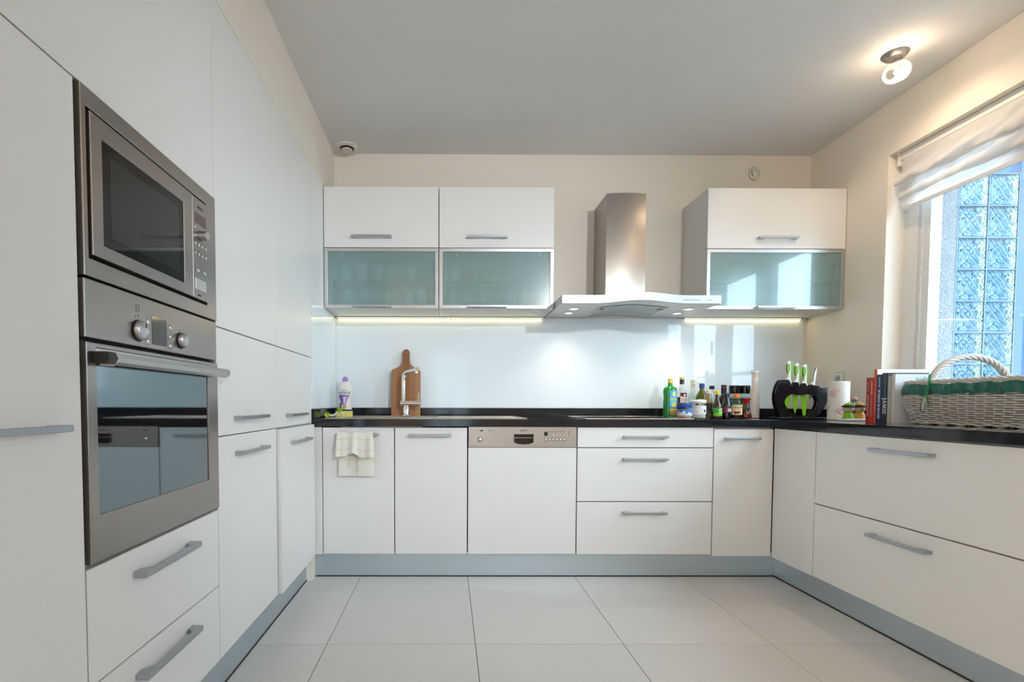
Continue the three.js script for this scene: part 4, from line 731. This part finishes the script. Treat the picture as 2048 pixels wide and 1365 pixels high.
// ---------------------------------------------------------------- knife stand and knives (outlines in units of 0.312 mm)
{
  const k = 0.000312, cx = 637, cy = 1165, X = 2.004, Z = 0.47;
  const conv = (pts) => pts.map(([x, y]) => [(x - cx) * k, (cy - y) * k]);
  const outline = poly(conv([[270, 1130], [215, 1010], [180, 900], [165, 800], [165, 700], [180, 620], [205, 545], [240, 475], [275, 450], [330, 450], [395, 450], [420, 480], [448, 560], [470, 575], [478, 500], [520, 494], [570, 498], [590, 560], [610, 612], [620, 520], [690, 512], [720, 560], [745, 632], [757, 548], [800, 540], [850, 556], [900, 560], [935, 565], [955, 605], [975, 648], [990, 600], [1050, 594], [1090, 585], [1108, 615], [1112, 680], [1100, 780], [1075, 870], [1040, 950], [990, 1030], [930, 1100], [890, 1130]]));
  outline.holes.push(spline(conv([[330, 860], [345, 800], [400, 735], [470, 712], [540, 714], [620, 728], [690, 712], [780, 706], [860, 732], [908, 795], [915, 875], [880, 975], [800, 1065], [700, 1110], [560, 1105], [440, 1035], [365, 950]]), THREE.Path));
  const t = thing('knife_stand', 'black apple shaped knife stand with an open middle', 'knife stand', [X, Y0, Z], -0.05);
  const acrylic = std(0.008, 0.009, 0.013, 0.10);
  L('front_plate', ext(outline, 0.009, 0.001).translate(0, 0, 0.0088), acrylic, t);
  L('back_plate', ext(outline, 0.009, 0.001).translate(0, 0, -0.0178), acrylic, t);
  L('base_plate', bx((180 - cx) * k, (1030 - cx) * k, 0, 0.0105, -0.045, 0.045, 0.002), acrylic, t);
  const screw = std(0.75, 0.74, 0.72, 0.3);
  for (const [x, y] of [[297, 512], [303, 716], [478, 626], [618, 657], [762, 655], [775, 688], [875, 664], [884, 728], [987, 688], [1068, 627], [447, 1124], [748, 1130]]) L('spacer_screw', cyl(0.0036, 0.0345, 12).rotateX(Math.PI / 2).translate((x - cx) * k, (cy - y) * k, 0), screw, t);
  const white = std(0.74, 0.70, 0.65, 0.35), green = std(0.17, 0.36, 0.02, 0.4), blade = std(0.22, 0.52, 0.012, 0.3);
  const H = [[372, 148], [400, 118], [435, 103], [462, 122], [485, 200], [492, 290], [486, 390], [476, 480], [470, 572], [456, 570], [436, 510], [405, 455], [362, 447], [398, 408], [412, 362], [398, 330], [386, 250], [393, 165]];
  const GL = [[392, 155], [428, 162], [440, 215], [436, 280], [420, 320], [402, 335], [390, 290], [385, 230]], GR = [[444, 116], [468, 150], [488, 225], [491, 300], [484, 400], [472, 474], [458, 440], [453, 340], [456, 240], [446, 160]];
  const knife = (label, dx, dy, bl) => {
    const o = thing('kitchen_knife', label, 'knife', [X, Y0, Z], -0.05, 'knives in the black stand');
    const sh = (p) => conv(p.map(([x, y]) => [x + dx, y + dy]));
    L('blade', ext(poly(conv(bl)), 0.0022).translate(0, 0, -0.0011), blade, o, { label: 'lime green blade' });
    const h = L('handle', ext(poly(sh(H)), 0.013, 0.003).translate(0, 0, -0.0065), white, o);
    L('grip_inlay', ext(spline(sh(GL)), 0.016, 0.002).translate(0, 0, -0.008), green, h); L('grip_inlay', ext(spline(sh(GR)), 0.016, 0.002).translate(0, 0, -0.008), green, h);
  };
  knife('white and green knife with the broadest lime blade in the black stand', 0, 0, [[464, 560], [462, 800], [445, 940], [412, 1028], [375, 960], [348, 880], [340, 810], [375, 750], [430, 715], [452, 640]]);
  knife('white and green knife with a pointed lime blade, middle of three', 145, 43, [[612, 610], [598, 730], [592, 850], [578, 980], [556, 1076], [530, 1000], [512, 880], [500, 720], [590, 640]]);
  const saw = [[748, 640], [750, 1000], [742, 1085], [714, 1117], [700, 1100]]; for (let y = 1080; y > 740; y -= 18) saw.push([695 - (1080 - y) * 0.12, y], [690 - (1080 - y) * 0.12 - 6, y - 9]); saw.push([648, 715], [735, 660]);
  knife('white and green knife with a serrated lime blade in the black stand', 282, 62, saw);
  const s = thing('paring_knife', 'slim dark green and white paring knife in the black stand', 'knife', [X, Y0, Z], -0.05);
  L('blade', ext(poly(conv([[835, 560], [872, 560], [848, 735], [838, 790], [810, 830], [795, 780], [800, 720]])), 0.0018).translate(0, 0, -0.0009), std(0.12, 0.30, 0.10, 0.3), s);
  const ph = L('handle', ext(poly(conv([[905, 218], [914, 250], [906, 340], [896, 430], [884, 556], [800, 526], [826, 492], [840, 430], [838, 350], [858, 280]])), 0.013, 0.003).translate(0, 0, -0.0065), white, s);
  L('grip_inlay', ext(spline(conv([[895, 232], [868, 270], [846, 340], [846, 430], [826, 512], [852, 470], [860, 400], [866, 330], [888, 270]])), 0.016, 0.0015).translate(0, 0, -0.008), std(0.06, 0.16, 0.03, 0.4), ph);
}

// ---------------------------------------------------------------- kitchen roll, shaker set
{
  const tex = canvasTex(1024, 512, (c) => {
    c.fillStyle = '#efe9e4'; c.fillRect(0, 0, 1024, 512); c.strokeStyle = '#b5404a'; c.fillStyle = '#b5404a'; c.lineWidth = 5;
    const motif = (x, y, s) => { c.save(); c.translate(x, y); c.scale(s, s); c.beginPath(); c.moveTo(-70, 18); c.quadraticCurveTo(-30, -46, 40, -36); c.quadraticCurveTo(60, -30, 66, -14); c.stroke(); c.beginPath(); c.moveTo(-70, 18); c.quadraticCurveTo(-20, 26, 0, 40); c.stroke(); c.beginPath(); c.ellipse(10, 18, 44, 32, 0.1, 0, 7); c.stroke(); for (const [a, b] of [[-8, 6], [14, 2], [28, 20], [4, 26]]) { c.beginPath(); c.arc(a, b, 7, 0, 7); c.fill(); } c.beginPath(); c.moveTo(66, -14); c.lineTo(92, -40); c.stroke(); c.restore(); };
    for (const [x, y, k] of [[784, 150, 1.05], [925, 385, 1.35], [150, 150, 1.05], [290, 385, 1.35], [470, 150, 1.05], [610, 385, 1.35]]) motif(x, y, k);
  });
  const t = thing('kitchen_roll', 'white kitchen paper roll printed with red fish motifs', 'paper roll', [2.109, Y0, 0.62], 0.3);
  L('paper', lathe([[0.020, 0.002], [0.0475, 0], [0.0488, 0.003], [0.0488, 0.204], [0.0475, 0.207], [0.020, 0.205]], 48), std(0.82, 0.79, 0.76, 0.95), t);
  L('printed_sheet', new THREE.CylinderGeometry(0.0491, 0.0491, 0.200, 64, 1, true).translate(0, 0.1035, 0), new THREE.MeshPhysicalMaterial({ map: tex, roughness: 0.95, bumpMap: rep(grain, 3, 3), bumpScale: 0.0006 }), t);
  L('cardboard_core', lathe([[0.020, 0.003], [0.0195, 0.004], [0.0195, 0.203], [0.020, 0.2045]], 24), std(0.42, 0.34, 0.25, 0.9), t);
}
{
  const x = 2.080, z = 0.765, cream = std(0.62, 0.52, 0.36, 0.5), hat = std(0.012, 0.011, 0.010, 0.35);
  const st = thing('shaker_stand', 'small white tray with a pink topped carrying post', 'stand', [x, Y0, z]);
  L('tray', bx(-0.060, 0.060, 0, 0.012, -0.032, 0.032, 0.003), M.white, st);
  L('post', rod(V3(0.0, 0.0125, 0), V3(0.0, 0.098, 0), 0.0017), M.white, st);
  L('leaf_cup', lathe([[0, 0.097], [0.006, 0.097], [0.014, 0.104], [0.012, 0.105], [0.005, 0.1], [0, 0.1]], 16), std(0.02, 0.30, 0.12, 0.5), st);
  L('bud', lathe([[0, 0.100], [0.009, 0.103], [0.0125, 0.110], [0.010, 0.118], [0.004, 0.123], [0, 0.124]], 20), std(0.52, 0.26, 0.20, 0.5), st);
  const shaker = (name, label, dx, col) => {
    const t = thing(name, label, 'shaker', [x + dx, Y0 + 0.0122, z]), m = std(...col, 0.35);
    L('body', lathe([[0, 0], [0.025, 0], [0.0255, 0.003], [0.022, 0.016], [0.0175, 0.030], [0.016, 0.034], [0, 0.034]], 28), m, t);
    const h = L('head', lathe([[0, 0.0342], [0.016, 0.0342], [0.021, 0.042], [0.0235, 0.052], [0.024, 0.058], [0, 0.058]], 28), cream, t);
    L('face_line', tube([V3(-0.012, 0.050, 0.0205), V3(-0.006, 0.047, 0.0225), V3(0.001, 0.048, 0.0231)], 0.0006, 10, 5), hat, h);
    L('hat_brim', lathe([[0, 0.0582], [0.027, 0.0582], [0.0285, 0.0610], [0.0285, 0.066], [0, 0.066]], 28), hat, t);
    const c = L('hat_crown', lathe([[0, 0.0662], [0.0215, 0.0662], [0.017, 0.074], [0.009, 0.079], [0, 0.080]], 28), m, t);
    L('knob', new THREE.SphereGeometry(0.0032, 12, 8).translate(0, 0.0820, 0), M.white, c);
  };
  shaker('salt_shaker', 'lime green wooden shaker with black brimmed hat', -0.030, [0.20, 0.48, 0.015]);
  shaker('pepper_shaker', 'orange wooden shaker with black brimmed hat', 0.030, [0.68, 0.31, 0.035]);
}

// ---------------------------------------------------------------- cookbooks (spines face the room)
{
  let z = 0.882;
  const book = (label, th, h, deep, cover, spine, group) => {
    const x = 2.045 + 0.0012 * Math.sin(z * 400), t = thing('cookbook', label, 'book', [x + deep / 2, Y0, z + th / 2]);
    const c = std(...cover, 0.4);
    L('cover', merge([bx(-deep / 2, deep / 2, 0, h, -th / 2, -th / 2 + 0.002), bx(-deep / 2, deep / 2, 0, h, th / 2 - 0.002, th / 2)]), c, t);
    const tex = printed(64, 512, spine.bg, (g) => { g.save(); g.translate(32, 256); g.rotate(Math.PI / 2); for (const [s, px, y, col, f] of spine.text) { g.fillStyle = col; g.font = (f ?? 'bold ') + px + 'px ' + (spine.face ?? 'sans-serif'); g.fillText(s, y, 0); } g.restore(); });
    const s = L('spine', bx(-deep / 2 - 0.0022, -deep / 2, 0, h, -th / 2, th / 2), std(1, 1, 1, 0.4, 0, { color: new THREE.Color(spine.bg) }), t);
    L('spine_print', new THREE.PlaneGeometry(th * 0.96, h * 0.98).rotateY(-Math.PI / 2).translate(-deep / 2 - 0.0025, h / 2, 0), paper(tex, 0.4), s);
    L('pages', bx(-deep / 2 + 0.001, deep / 2 - 0.004, 0.003, h - 0.003, -th / 2 + 0.002, th / 2 - 0.002), std(0.78, 0.74, 0.66, 0.9), t);
    z += th + 0.0012; return [t, x, deep];
  };
  book('slim red cookbook, first in the row beside the shakers', 0.022, 0.214, 0.18, [0.34, 0.02, 0.02], { bg: '#a32a26', text: [['Jamie Oliver', 20, -150, '#f2dcd2', 'italic '], ['KAŻDY MOŻE GOTOWAĆ', 22, 70, '#f6e6de']] });
  book('bright red cookbook between the slim red and the tall orange one', 0.021, 0.212, 0.18, [0.55, 0.04, 0.03], { bg: '#cf3a30', text: [['JAMIE OLIVER', 24, -140, '#ffffff'], ['WŁOSKA WYPRAWA', 24, 80, '#7fb0d8']] });
  book('tall white covered cookbook with an orange spine, highest in the row', 0.014, 0.252, 0.235, [0.82, 0.82, 0.80], { bg: '#d85a3a', text: [['KUCHNIA DOMOWA', 18, 60, '#f6cdbd']] });
  book('navy cookbook with white lettering on the spine', 0.030, 0.226, 0.19, [0.02, 0.03, 0.14], { bg: '#1c2a63', text: [['JAMIE OLIVER', 17, -178, '#ffffff'], ['30 MINUT W KUCHNI', 32, 62, '#ffffff']] });
  book('dark grey cookbook with large white spine lettering', 0.030, 0.232, 0.19, [0.03, 0.035, 0.045], { bg: '#20252e', face: 'serif', text: [['GOTUJ SPRYTNIE jak', 24, -128, '#3aa0c8'], ['JAMIE', 56, 88, '#ffffff']] });
  book('pale grey cookbook next to the dark one', 0.020, 0.216, 0.19, [0.55, 0.53, 0.50], { bg: '#b9b2aa', text: [['DESERY', 18, -60, '#6a6058']] });
  const [t] = book('white cookbook with teal letters on its cover, nearest the basket', 0.015, 0.224, 0.20, [0.80, 0.82, 0.84], { bg: '#d9d4cc', text: [['Jedz', 20, -160, '#3aa88a']] });
  L('cover_title', text('Jedz', 0.024, 0.062).translate(0.02, 0.195, 0.0076), std(0.10, 0.45, 0.38, 0.5), t);
}
console.log('books done');

// ---------------------------------------------------------------- wicker basket
{
  const wick = std(0.66, 0.63, 0.59, 0.6), satin = std(0.0, 0.105, 0.072, 0.33);
  const t = thing('wicker_basket', 'white wicker basket with green satin band and arched handle', 'basket', [2.185, Y0, 1.375], -0.05);
  const a = 0.135, b = 0.275, r = 0.055;             // half width, half length, corner radius
  const ring = (grow, y, n, wob) => { const pts = []; const A = a + grow, B = b + grow, R = r + grow * 0.6, per = 4 * (A + B - 2 * R) + 2 * Math.PI * R; for (let i = 0; i < n; i++) { let s = per * i / n, x, z, nx, nz; const seg = [[2 * (B - R), 0], [Math.PI * R / 2, 1], [2 * (A - R), 2], [Math.PI * R / 2, 3], [2 * (B - R), 4], [Math.PI * R / 2, 5], [2 * (A - R), 6], [Math.PI * R / 2, 7]]; let k = 0; while (k < 7 && s > seg[k][0]) { s -= seg[k][0]; k++; } const q = s / R; const C = Math.cos(q), S = Math.sin(q);
    if (k === 0) [x, z, nx, nz] = [-A, -B + R + s, -1, 0]; else if (k === 1) [x, z, nx, nz] = [-A + R - R * C, B - R + R * S, -C, S]; else if (k === 2) [x, z, nx, nz] = [-A + R + s, B, 0, 1]; else if (k === 3) [x, z, nx, nz] = [A - R + R * S, B - R + R * C, S, C]; else if (k === 4) [x, z, nx, nz] = [A, B - R - s, 1, 0]; else if (k === 5) [x, z, nx, nz] = [A - R + R * C, -B + R - R * S, C, -S]; else if (k === 6) [x, z, nx, nz] = [A - R - s, -B, 0, -1]; else [x, z, nx, nz] = [-A + R - R * S, -B + R - R * C, -S, -C];
    const w = wob(i, n); pts.push(V3(x + nx * w, y + (wob.dy ? wob.dy(i, n) : 0), z + nz * w)); } return pts; };
  const N = 48, rows = [], H = 0.165, grow = (y) => 0.030 * Math.sin(Math.min(1, y / 0.11) * Math.PI / 2);
  for (let k = 0; k < 16; k++) { const y = 0.008 + k * 0.0086, ph = k % 2; rows.push(tube(ring(grow(y), y, N * 2, (i) => 0.0062 * ((((i >> 1) + ph) % 2) ? 1 : -1) * (i % 2 ? 1 : 0.55)), 0.0040, N * 5, 5, true)); }
  L('wicker_weave', merge(rows), wick, t, { kind: 'stuff', label: 'woven white willow strands' });
  const stakes = []; for (const [i, p] of ring(0, 0, N, () => 0).entries()) { const q = ring(grow(0.15), 0.15, N, () => 0)[i], m = ring(grow(0.06), 0.06, N, () => 0)[i]; stakes.push(tube([V3(p.x, 0.002, p.z), m, q], 0.0030, 8, 5)); }
  L('wicker_stakes', merge(stakes), wick, t, { kind: 'stuff' });
  const foot = []; for (let k = 0; k < 3; k++) foot.push(tube(ring(0.004, 0.006 + k * 0.004, 96, Object.assign((i) => 0.003 * Math.sin(i * 1.3 + k * 2.1), { dy: (i) => 0.003 * Math.cos(i * 1.3 + k * 2.1) })), 0.004, 220, 5, true));
  L('base_braid', merge(foot), wick, t);
  L('base_mat', bx(-a + 0.004, a - 0.004, 0.003, 0.008, -b + 0.004, b - 0.004), wick, t);
  const rim = []; for (let k = 0; k < 4; k++) rim.push(tube(ring(0.030, H + 0.016, 160, Object.assign((i) => 0.0055 * Math.sin(i * 0.55 + k * 1.57), { dy: (i) => 0.0055 * Math.cos(i * 0.55 + k * 1.57) })), 0.0042, 400, 5, true));
  L('braided_rim', merge(rim), wick, t);
  const lp = [], li = [], ln = 120; for (const y of [0.012, 0.05, 0.09, 0.165]) for (const q of ring(grow(y) - 0.011, y, ln, () => 0)) lp.push(q.x, q.y, q.z);
  for (let j = 0; j < 3; j++) for (let i = 0; i < ln; i++) { const p = j * ln + i, q = j * ln + (i + 1) % ln; li.push(p, q, p + ln, p + ln, q, q + ln); }
  const lg = new THREE.BufferGeometry(); lg.setAttribute('position', new THREE.Float32BufferAttribute(lp, 3)); lg.setIndex(li); lg.computeVertexNormals();
  L('dark_gap_lining', lg, std(0.02, 0.075, 0.05, 0.8, 0, { side: THREE.DoubleSide }), t);  // dark green lining added to keep the gaps in the weave dark
  // satin band, slightly gathered
  const nb = 220, lo = ring(0.041, 0.128, nb, (i) => 0.0026 * Math.sin(i * 0.9) + 0.002 * Math.sin(i * 0.37)), mid = ring(0.044, 0.148, nb, (i) => 0.0034 * Math.sin(i * 0.9 + 0.6) + 0.0015 * Math.sin(i * 2.1)), hi = ring(0.038, 0.170, nb, (i) => 0.0014 * Math.sin(i * 1.1)), pos = [], idx = [];
  for (let i = 0; i < nb; i++) for (const q of [lo[i], mid[i], hi[i]]) pos.push(q.x, q.y + 0.002 * Math.sin(i * 0.5), q.z);
  for (let i = 0; i < nb; i++) for (let j = 0; j < 2; j++) { const p = i * 3 + j, q = ((i + 1) % nb) * 3 + j; idx.push(p, q, p + 1, p + 1, q, q + 1); }
  const bg = new THREE.BufferGeometry(); bg.setAttribute('position', new THREE.Float32BufferAttribute(pos, 3)); bg.setIndex(idx); bg.computeVertexNormals();
  satin.side = THREE.DoubleSide; L('satin_band', bg, satin, t, { label: 'dark green satin band' });
  // arched handle of twisted strands near the far end
  const hz = -0.145, arc = (u) => V3(-0.158 * Math.cos(Math.PI * u), 0.155 + 0.130 * Math.sin(Math.PI * u), hz), strands = [];
  for (let k = 0; k < 5; k++) { const pts = []; for (let i = 0; i <= 70; i++) { const u = i / 70, c = arc(u), n = V3(-Math.cos(Math.PI * u), Math.sin(Math.PI * u), 0), w = u * 26 + k * 1.2566; pts.push(c.addScaledVector(n, 0.0085 * Math.cos(w)).add(V3(0, 0, 0.0100 * Math.sin(w)))); } strands.push(tube(pts, 0.0060, 140, 6)); }
  const hd = L('handle', merge(strands), wick, t);
  for (const s of [-1, 1]) L('handle_binding', tube([V3(s * 0.158, 0.135, hz), V3(s * 0.157, 0.165, hz), V3(s * 0.151, 0.195, hz)], 0.0150, 12, 12), wick, hd);
  const rb = std(0.01, 0.26, 0.09, 0.4);
  L('ribbon', merge([tube([V3(-0.172, 0.205, hz + 0.010), V3(-0.150, 0.212, hz), V3(-0.130, 0.204, hz + 0.006)], 0.0030, 14, 6), tube([V3(-0.168, 0.208, hz + 0.012), V3(-0.186, 0.150, hz + 0.016), V3(-0.190, 0.100, hz + 0.004), V3(-0.190, 0.060, hz - 0.006)], 0.0022, 24, 6), tube([V3(-0.166, 0.208, hz + 0.012), V3(-0.180, 0.160, hz + 0.020), V3(-0.188, 0.120, hz + 0.022), V3(-0.186, 0.085, hz + 0.030)], 0.0022, 24, 6)]), rb, t);
  L('cloth_tag', ext(spline([[-0.009, 0], [-0.002, 0.030], [0.004, 0.030], [0.010, 0.012], [0.006, 0.004], [0.002, 0.014], [-0.001, -0.018], [-0.008, -0.022]]), 0.003, 0.0006).rotateY(-Math.PI / 2).translate(-0.188, 0.085, hz + 0.010), std(0.68, 0.64, 0.58, 0.7), t);
}
console.log('basket done');

// ---------------------------------------------------------------- sink corner: soap, sponge, brush, board, tea towel
{
  const lab = printed(160, 320, '#ece6e2', (c) => {
    c.fillStyle = '#17604f'; c.font = 'bold 13px sans-serif'; c.fillText('aloes i lawenda', 70, 14); c.font = 'italic bold 46px serif'; c.fillText('ludwik', 76, 48); c.fillStyle = '#c8342e'; c.beginPath(); c.arc(104, 24, 5, 0, 7); c.fill();
    const gr = c.createLinearGradient(0, 76, 160, 76); gr.addColorStop(0, '#6a3f96'); gr.addColorStop(1, '#b59ccb'); c.fillStyle = gr; c.beginPath(); c.moveTo(0, 76); c.lineTo(160, 76); c.lineTo(120, 140); c.lineTo(100, 210); c.lineTo(60, 210); c.lineTo(20, 140); c.fill();
    c.fillStyle = '#d9cfe0'; c.beginPath(); c.moveTo(70, 100); c.lineTo(110, 100); c.lineTo(96, 200); c.lineTo(76, 200); c.fill();
    c.fillStyle = '#3d2f66'; for (let k = 0; k < 26; k++) { c.beginPath(); c.ellipse(14 + (k % 5) * 7 + (k % 3) * 3, 190 + Math.floor(k / 5) * 17, 5, 9, 0.4 - (k % 4) * 0.25, 0, 7); c.fill(); }
    c.fillStyle = '#d8a58f'; c.beginPath(); c.ellipse(84, 240, 24, 34, 0.6, 0, 7); c.fill(); c.fillStyle = '#c8342e'; c.fillRect(96, 276, 50, 22); c.fillStyle = '#fff'; c.font = 'bold 14px sans-serif'; c.fillText('900', 120, 288);
  });
  const t = thing('dish_soap_bottle', 'white washing-up liquid bottle with lilac cap in the sink corner', 'bottle', [-0.640, YW + 0.0030, 0.165]);
  const B = lathe([[0, 0], [0.036, 0], [0.039, 0.004], [0.040, 0.030], [0.037, 0.070], [0.036, 0.100], [0.040, 0.135], [0.0435, 0.160], [0.041, 0.185], [0.030, 0.205], [0.018, 0.215], [0.015, 0.221], [0, 0.221]], 40).scale(1, 1, 0.62);
  L('body', B, std(0.80, 0.78, 0.76, 0.3), t);
  const lg = new THREE.CylinderGeometry(1, 1, 0.150, 28, 20, true, -1.25, 2.2).translate(0, 0.095, 0), P = lg.attributes.position, prof = [[0.030, 0.040], [0.070, 0.037], [0.100, 0.036], [0.135, 0.040], [0.160, 0.0435], [0.185, 0.041]];
  for (let i = 0; i < P.count; i++) { const y = P.getY(i); let k = 0; while (k < prof.length - 2 && y > prof[k + 1][0]) k++; const f = Math.max(0, Math.min(1, (y - prof[k][0]) / (prof[k + 1][0] - prof[k][0]))), R = prof[k][1] + (prof[k + 1][1] - prof[k][1]) * f + 0.0012; P.setX(i, P.getX(i) * R); P.setZ(i, P.getZ(i) * R * 0.62 + 0.0006); }
  lg.computeVertexNormals(); L('printed_label', lg, paper(lab), t);
  L('cap', lathe([[0.0155, 0.220], [0.0175, 0.222], [0.0165, 0.238], [0.012, 0.246], [0, 0.246]], 24), std(0.40, 0.22, 0.58, 0.4), t, { label: 'lilac cap' });
  L('nozzle', lathe([[0.0045, 0.246], [0.0045, 0.256], [0.007, 0.257], [0.006, 0.261], [0, 0.261]], 16), std(0.80, 0.78, 0.74, 0.4), t);
}
{
  const t = thing('kitchen_sponge', 'yellow sponge with dark green scouring side lying by the soap', 'sponge', [-0.618, YW + 0.0030, 0.315], 0.18);
  L('foam', bx(-0.050, 0.050, 0, 0.036, -0.030, 0.030, 0.004), std(0.78, 0.68, 0.20, 0.95, 0, { bumpMap: rep(grain, 20, 20), bumpScale: 0.002 }), t);
  L('scouring_pad', bx(-0.050, 0.050, 0.0362, 0.045, -0.030, 0.030, 0.002), std(0.01, 0.10, 0.05, 0.95, 0, { bumpMap: rep(grain, 30, 30), bumpScale: 0.002 }), t);
  const b = thing('dish_brush', 'lime green and grey dish brush in front of the sponge', 'brush', [-0.655, YW + 0.0030, 0.42], 0.1), lime = std(0.42, 0.58, 0.03, 0.4);
  L('handle', tube([V3(-0.030, 0.014, 0.004), V3(-0.006, 0.012, 0), V3(0.016, 0.024, -0.002), V3(0.036, 0.030, -0.004), V3(0.050, 0.014, -0.004)], 0.0065, 30, 12), std(0.60, 0.66, 0.52, 0.4), b);
  L('end_cup', lathe([[0, 0], [0.013, 0.002], [0.016, 0.012], [0.013, 0.012], [0.011, 0.005], [0, 0.004]], 24).rotateX(Math.PI / 2).translate(-0.038, 0.0165, 0), lime, b);
  const br = []; for (let k = 0; k < 60; k++) { const u = rnd(), w = rnd() * 6.283, s = 0.010 * Math.sqrt(u); br.push(rod(V3(0.030 + s * Math.cos(w), 0.030, -0.004 + s * Math.sin(w)), V3(0.032 + 2.0 * s * Math.cos(w), 0.056 + 0.004 * rnd(), -0.004 + 2.0 * s * Math.sin(w)), 0.0012, 5)); }
  L('bristles', merge(br), lime, b, { kind: 'stuff' });
}
{
  const wood = canvasTex(256, 512, (c) => {
    const stave = ['#a6744c', '#9a6840', '#8f5c36', '#a06d45', '#b08055'];
    for (let k = 0; k < 5; k++) { c.fillStyle = stave[k]; c.fillRect(k * 52, 0, 52, 512); }
    for (let k = 0; k < 900; k++) { c.strokeStyle = `rgba(${rnd() > 0.5 ? '70,40,20' : '200,150,105'},${0.05 + rnd() * 0.10})`; c.lineWidth = 0.6 + rnd(); const x = rnd() * 256, y = rnd() * 512, l = 30 + rnd() * 160; c.beginPath(); c.moveTo(x, y); c.bezierCurveTo(x + rnd() * 4 - 2, y + l * 0.3, x + rnd() * 4 - 2, y + l * 0.6, x + rnd() * 3 - 1.5, y + l); c.stroke(); }
  });
  const s = new THREE.Shape(); const w = 0.094, h1 = 0.300, r = 0.018, n = 0.024, top = 0.432;
  s.moveTo(-w, 0); s.lineTo(w, 0); s.lineTo(w, h1 - r); s.quadraticCurveTo(w, h1, w - r, h1 + 0.004); s.quadraticCurveTo(n + 0.004, h1 + 0.018, n, h1 + 0.060); s.lineTo(n, top - n); s.absarc(0, top - n, n, 0, Math.PI, false); s.lineTo(-n, h1 + 0.060); s.quadraticCurveTo(-n - 0.004, h1 + 0.018, -w + r, h1 + 0.004); s.quadraticCurveTo(-w, h1, -w, h1 - r); s.closePath();
  const hole = new THREE.Path(); hole.absarc(0, top - 0.018, 0.0055, 0, Math.PI * 2, true); s.holes.push(hole);
  const g = uvBox(ext(s, 0.016, 0.002)); const uv = g.attributes.uv; for (let i = 0; i < uv.count; i++) uv.setXY(i, uv.getX(i) / 0.19 + 0.5, uv.getY(i) / 0.44);
  const o = new THREE.Mesh(g, new THREE.MeshPhysicalMaterial({ map: wood, roughness: 0.5 })); o.name = numbered('chopping_board'); o.position.set(-0.270, YW + 0.0040, 0.062); o.rotation.x = -0.085;
  o.userData = { label: 'brown wooden chopping board with handle leaning on the splashback', category: 'chopping board' }; scene.add(o);
}
{
  const tex = canvasTex(256, 512, (c) => {
    c.fillStyle = '#e9e5dc'; c.fillRect(0, 0, 256, 512);
    for (let k = 0; k < 512; k += 2) { c.fillStyle = `rgba(120,110,95,${0.02 + rnd() * 0.03})`; c.fillRect(0, k, 256, 1); }
    c.fillStyle = 'rgba(205,200,140,0.75)'; for (const y of [40, 47, 112, 118, 300, 307, 444, 451]) c.fillRect(0, y, 256, 2.5);
    for (let k = 0; k < 60; k++) { const x = 60 + rnd() * 80, y = 320 + rnd() * 170; c.fillStyle = `rgba(140,132,116,${0.02 + rnd() * 0.04})`; c.beginPath(); c.ellipse(x, y, 6 + rnd() * 22, 6 + rnd() * 20, rnd() * 3, 0, 7); c.fill(); }
  });
  const t = thing('tea_towel', 'white tea towel with pale yellow stripes draped over the door handle', 'towel', [-0.500, 0.80, 0.60]);
  // path over the handle bar: long tail behind, short flap in front  [z, y]
  const path = new THREE.CatmullRomCurve3([V3(0, 0.577, 0.606), V3(0, 0.65, 0.605), V3(0, 0.72, 0.602), V3(0, 0.775, 0.5975), V3(0, 0.800, 0.5965), V3(0, 0.8155, 0.604), V3(0, 0.8165, 0.614), V3(0, 0.802, 0.6230), V3(0, 0.770, 0.627), V3(0, 0.730, 0.630), V3(0, 0.690, 0.632)]);
  const nu = 60, nv = 70, pos = [], uvs = [], idx = [];
  for (let j = 0; j <= nv; j++) for (let i = 0; i <= nu; i++) {
    const v = j / nv, u = i / nu, p = path.getPoint(v), front = Math.max(0, (v - 0.62) / 0.38), back = Math.max(0, (0.42 - v) / 0.42);
    const pinch = 1 - 0.05 * Math.exp(-Math.pow((v - 0.55) / 0.15, 2)) + 0.03 * front, x = -0.596 + 0.196 * u, cxm = -0.498;
    const fold = Math.sin(u * 15 + 0.6) + 0.6 * Math.sin(u * 27 + 2);
    const z = p.z + front * (0.010 + 0.0075 * fold) + Math.min(1, back * 3) * (0.004 + 0.0035 * Math.sin(u * 9 + 1) + (u > 0.52 ? 0.006 : 0));
    const hem = front * (0.020 * Math.exp(-Math.pow((u - 0.46) / 0.14, 2)) - 0.008 * Math.exp(-Math.pow((u - 0.72) / 0.2, 2)) - 0.004);
    pos.push(cxm + (x - cxm) * pinch + (back > 0.2 ? 0.006 : 0) * Math.min(1, back * 2), p.y + hem + (v > 0.44 && v < 0.64 ? 0.003 * Math.sin(u * 15) : 0), Math.max(z, 0.5935)); uvs.push(u, v);
  }
  for (let j = 0; j < nv; j++) for (let i = 0; i < nu; i++) { const a = j * (nu + 1) + i, b = a + nu + 1; idx.push(a, a + 1, b, b, a + 1, b + 1); }
  const g = new THREE.BufferGeometry(); g.setAttribute('position', new THREE.Float32BufferAttribute(pos, 3)); g.setAttribute('uv', new THREE.Float32BufferAttribute(uvs, 2)); g.setIndex(idx); g.computeVertexNormals();
  W('cloth', g, new THREE.MeshPhysicalMaterial({ map: tex, roughness: 0.95, side: THREE.DoubleSide }), t);
}
console.log('all objects done');

scene.traverse((o) => { if (o.isMesh) { o.castShadow = true; o.receiveShadow = true; } });
renderer.render(scene, camera);
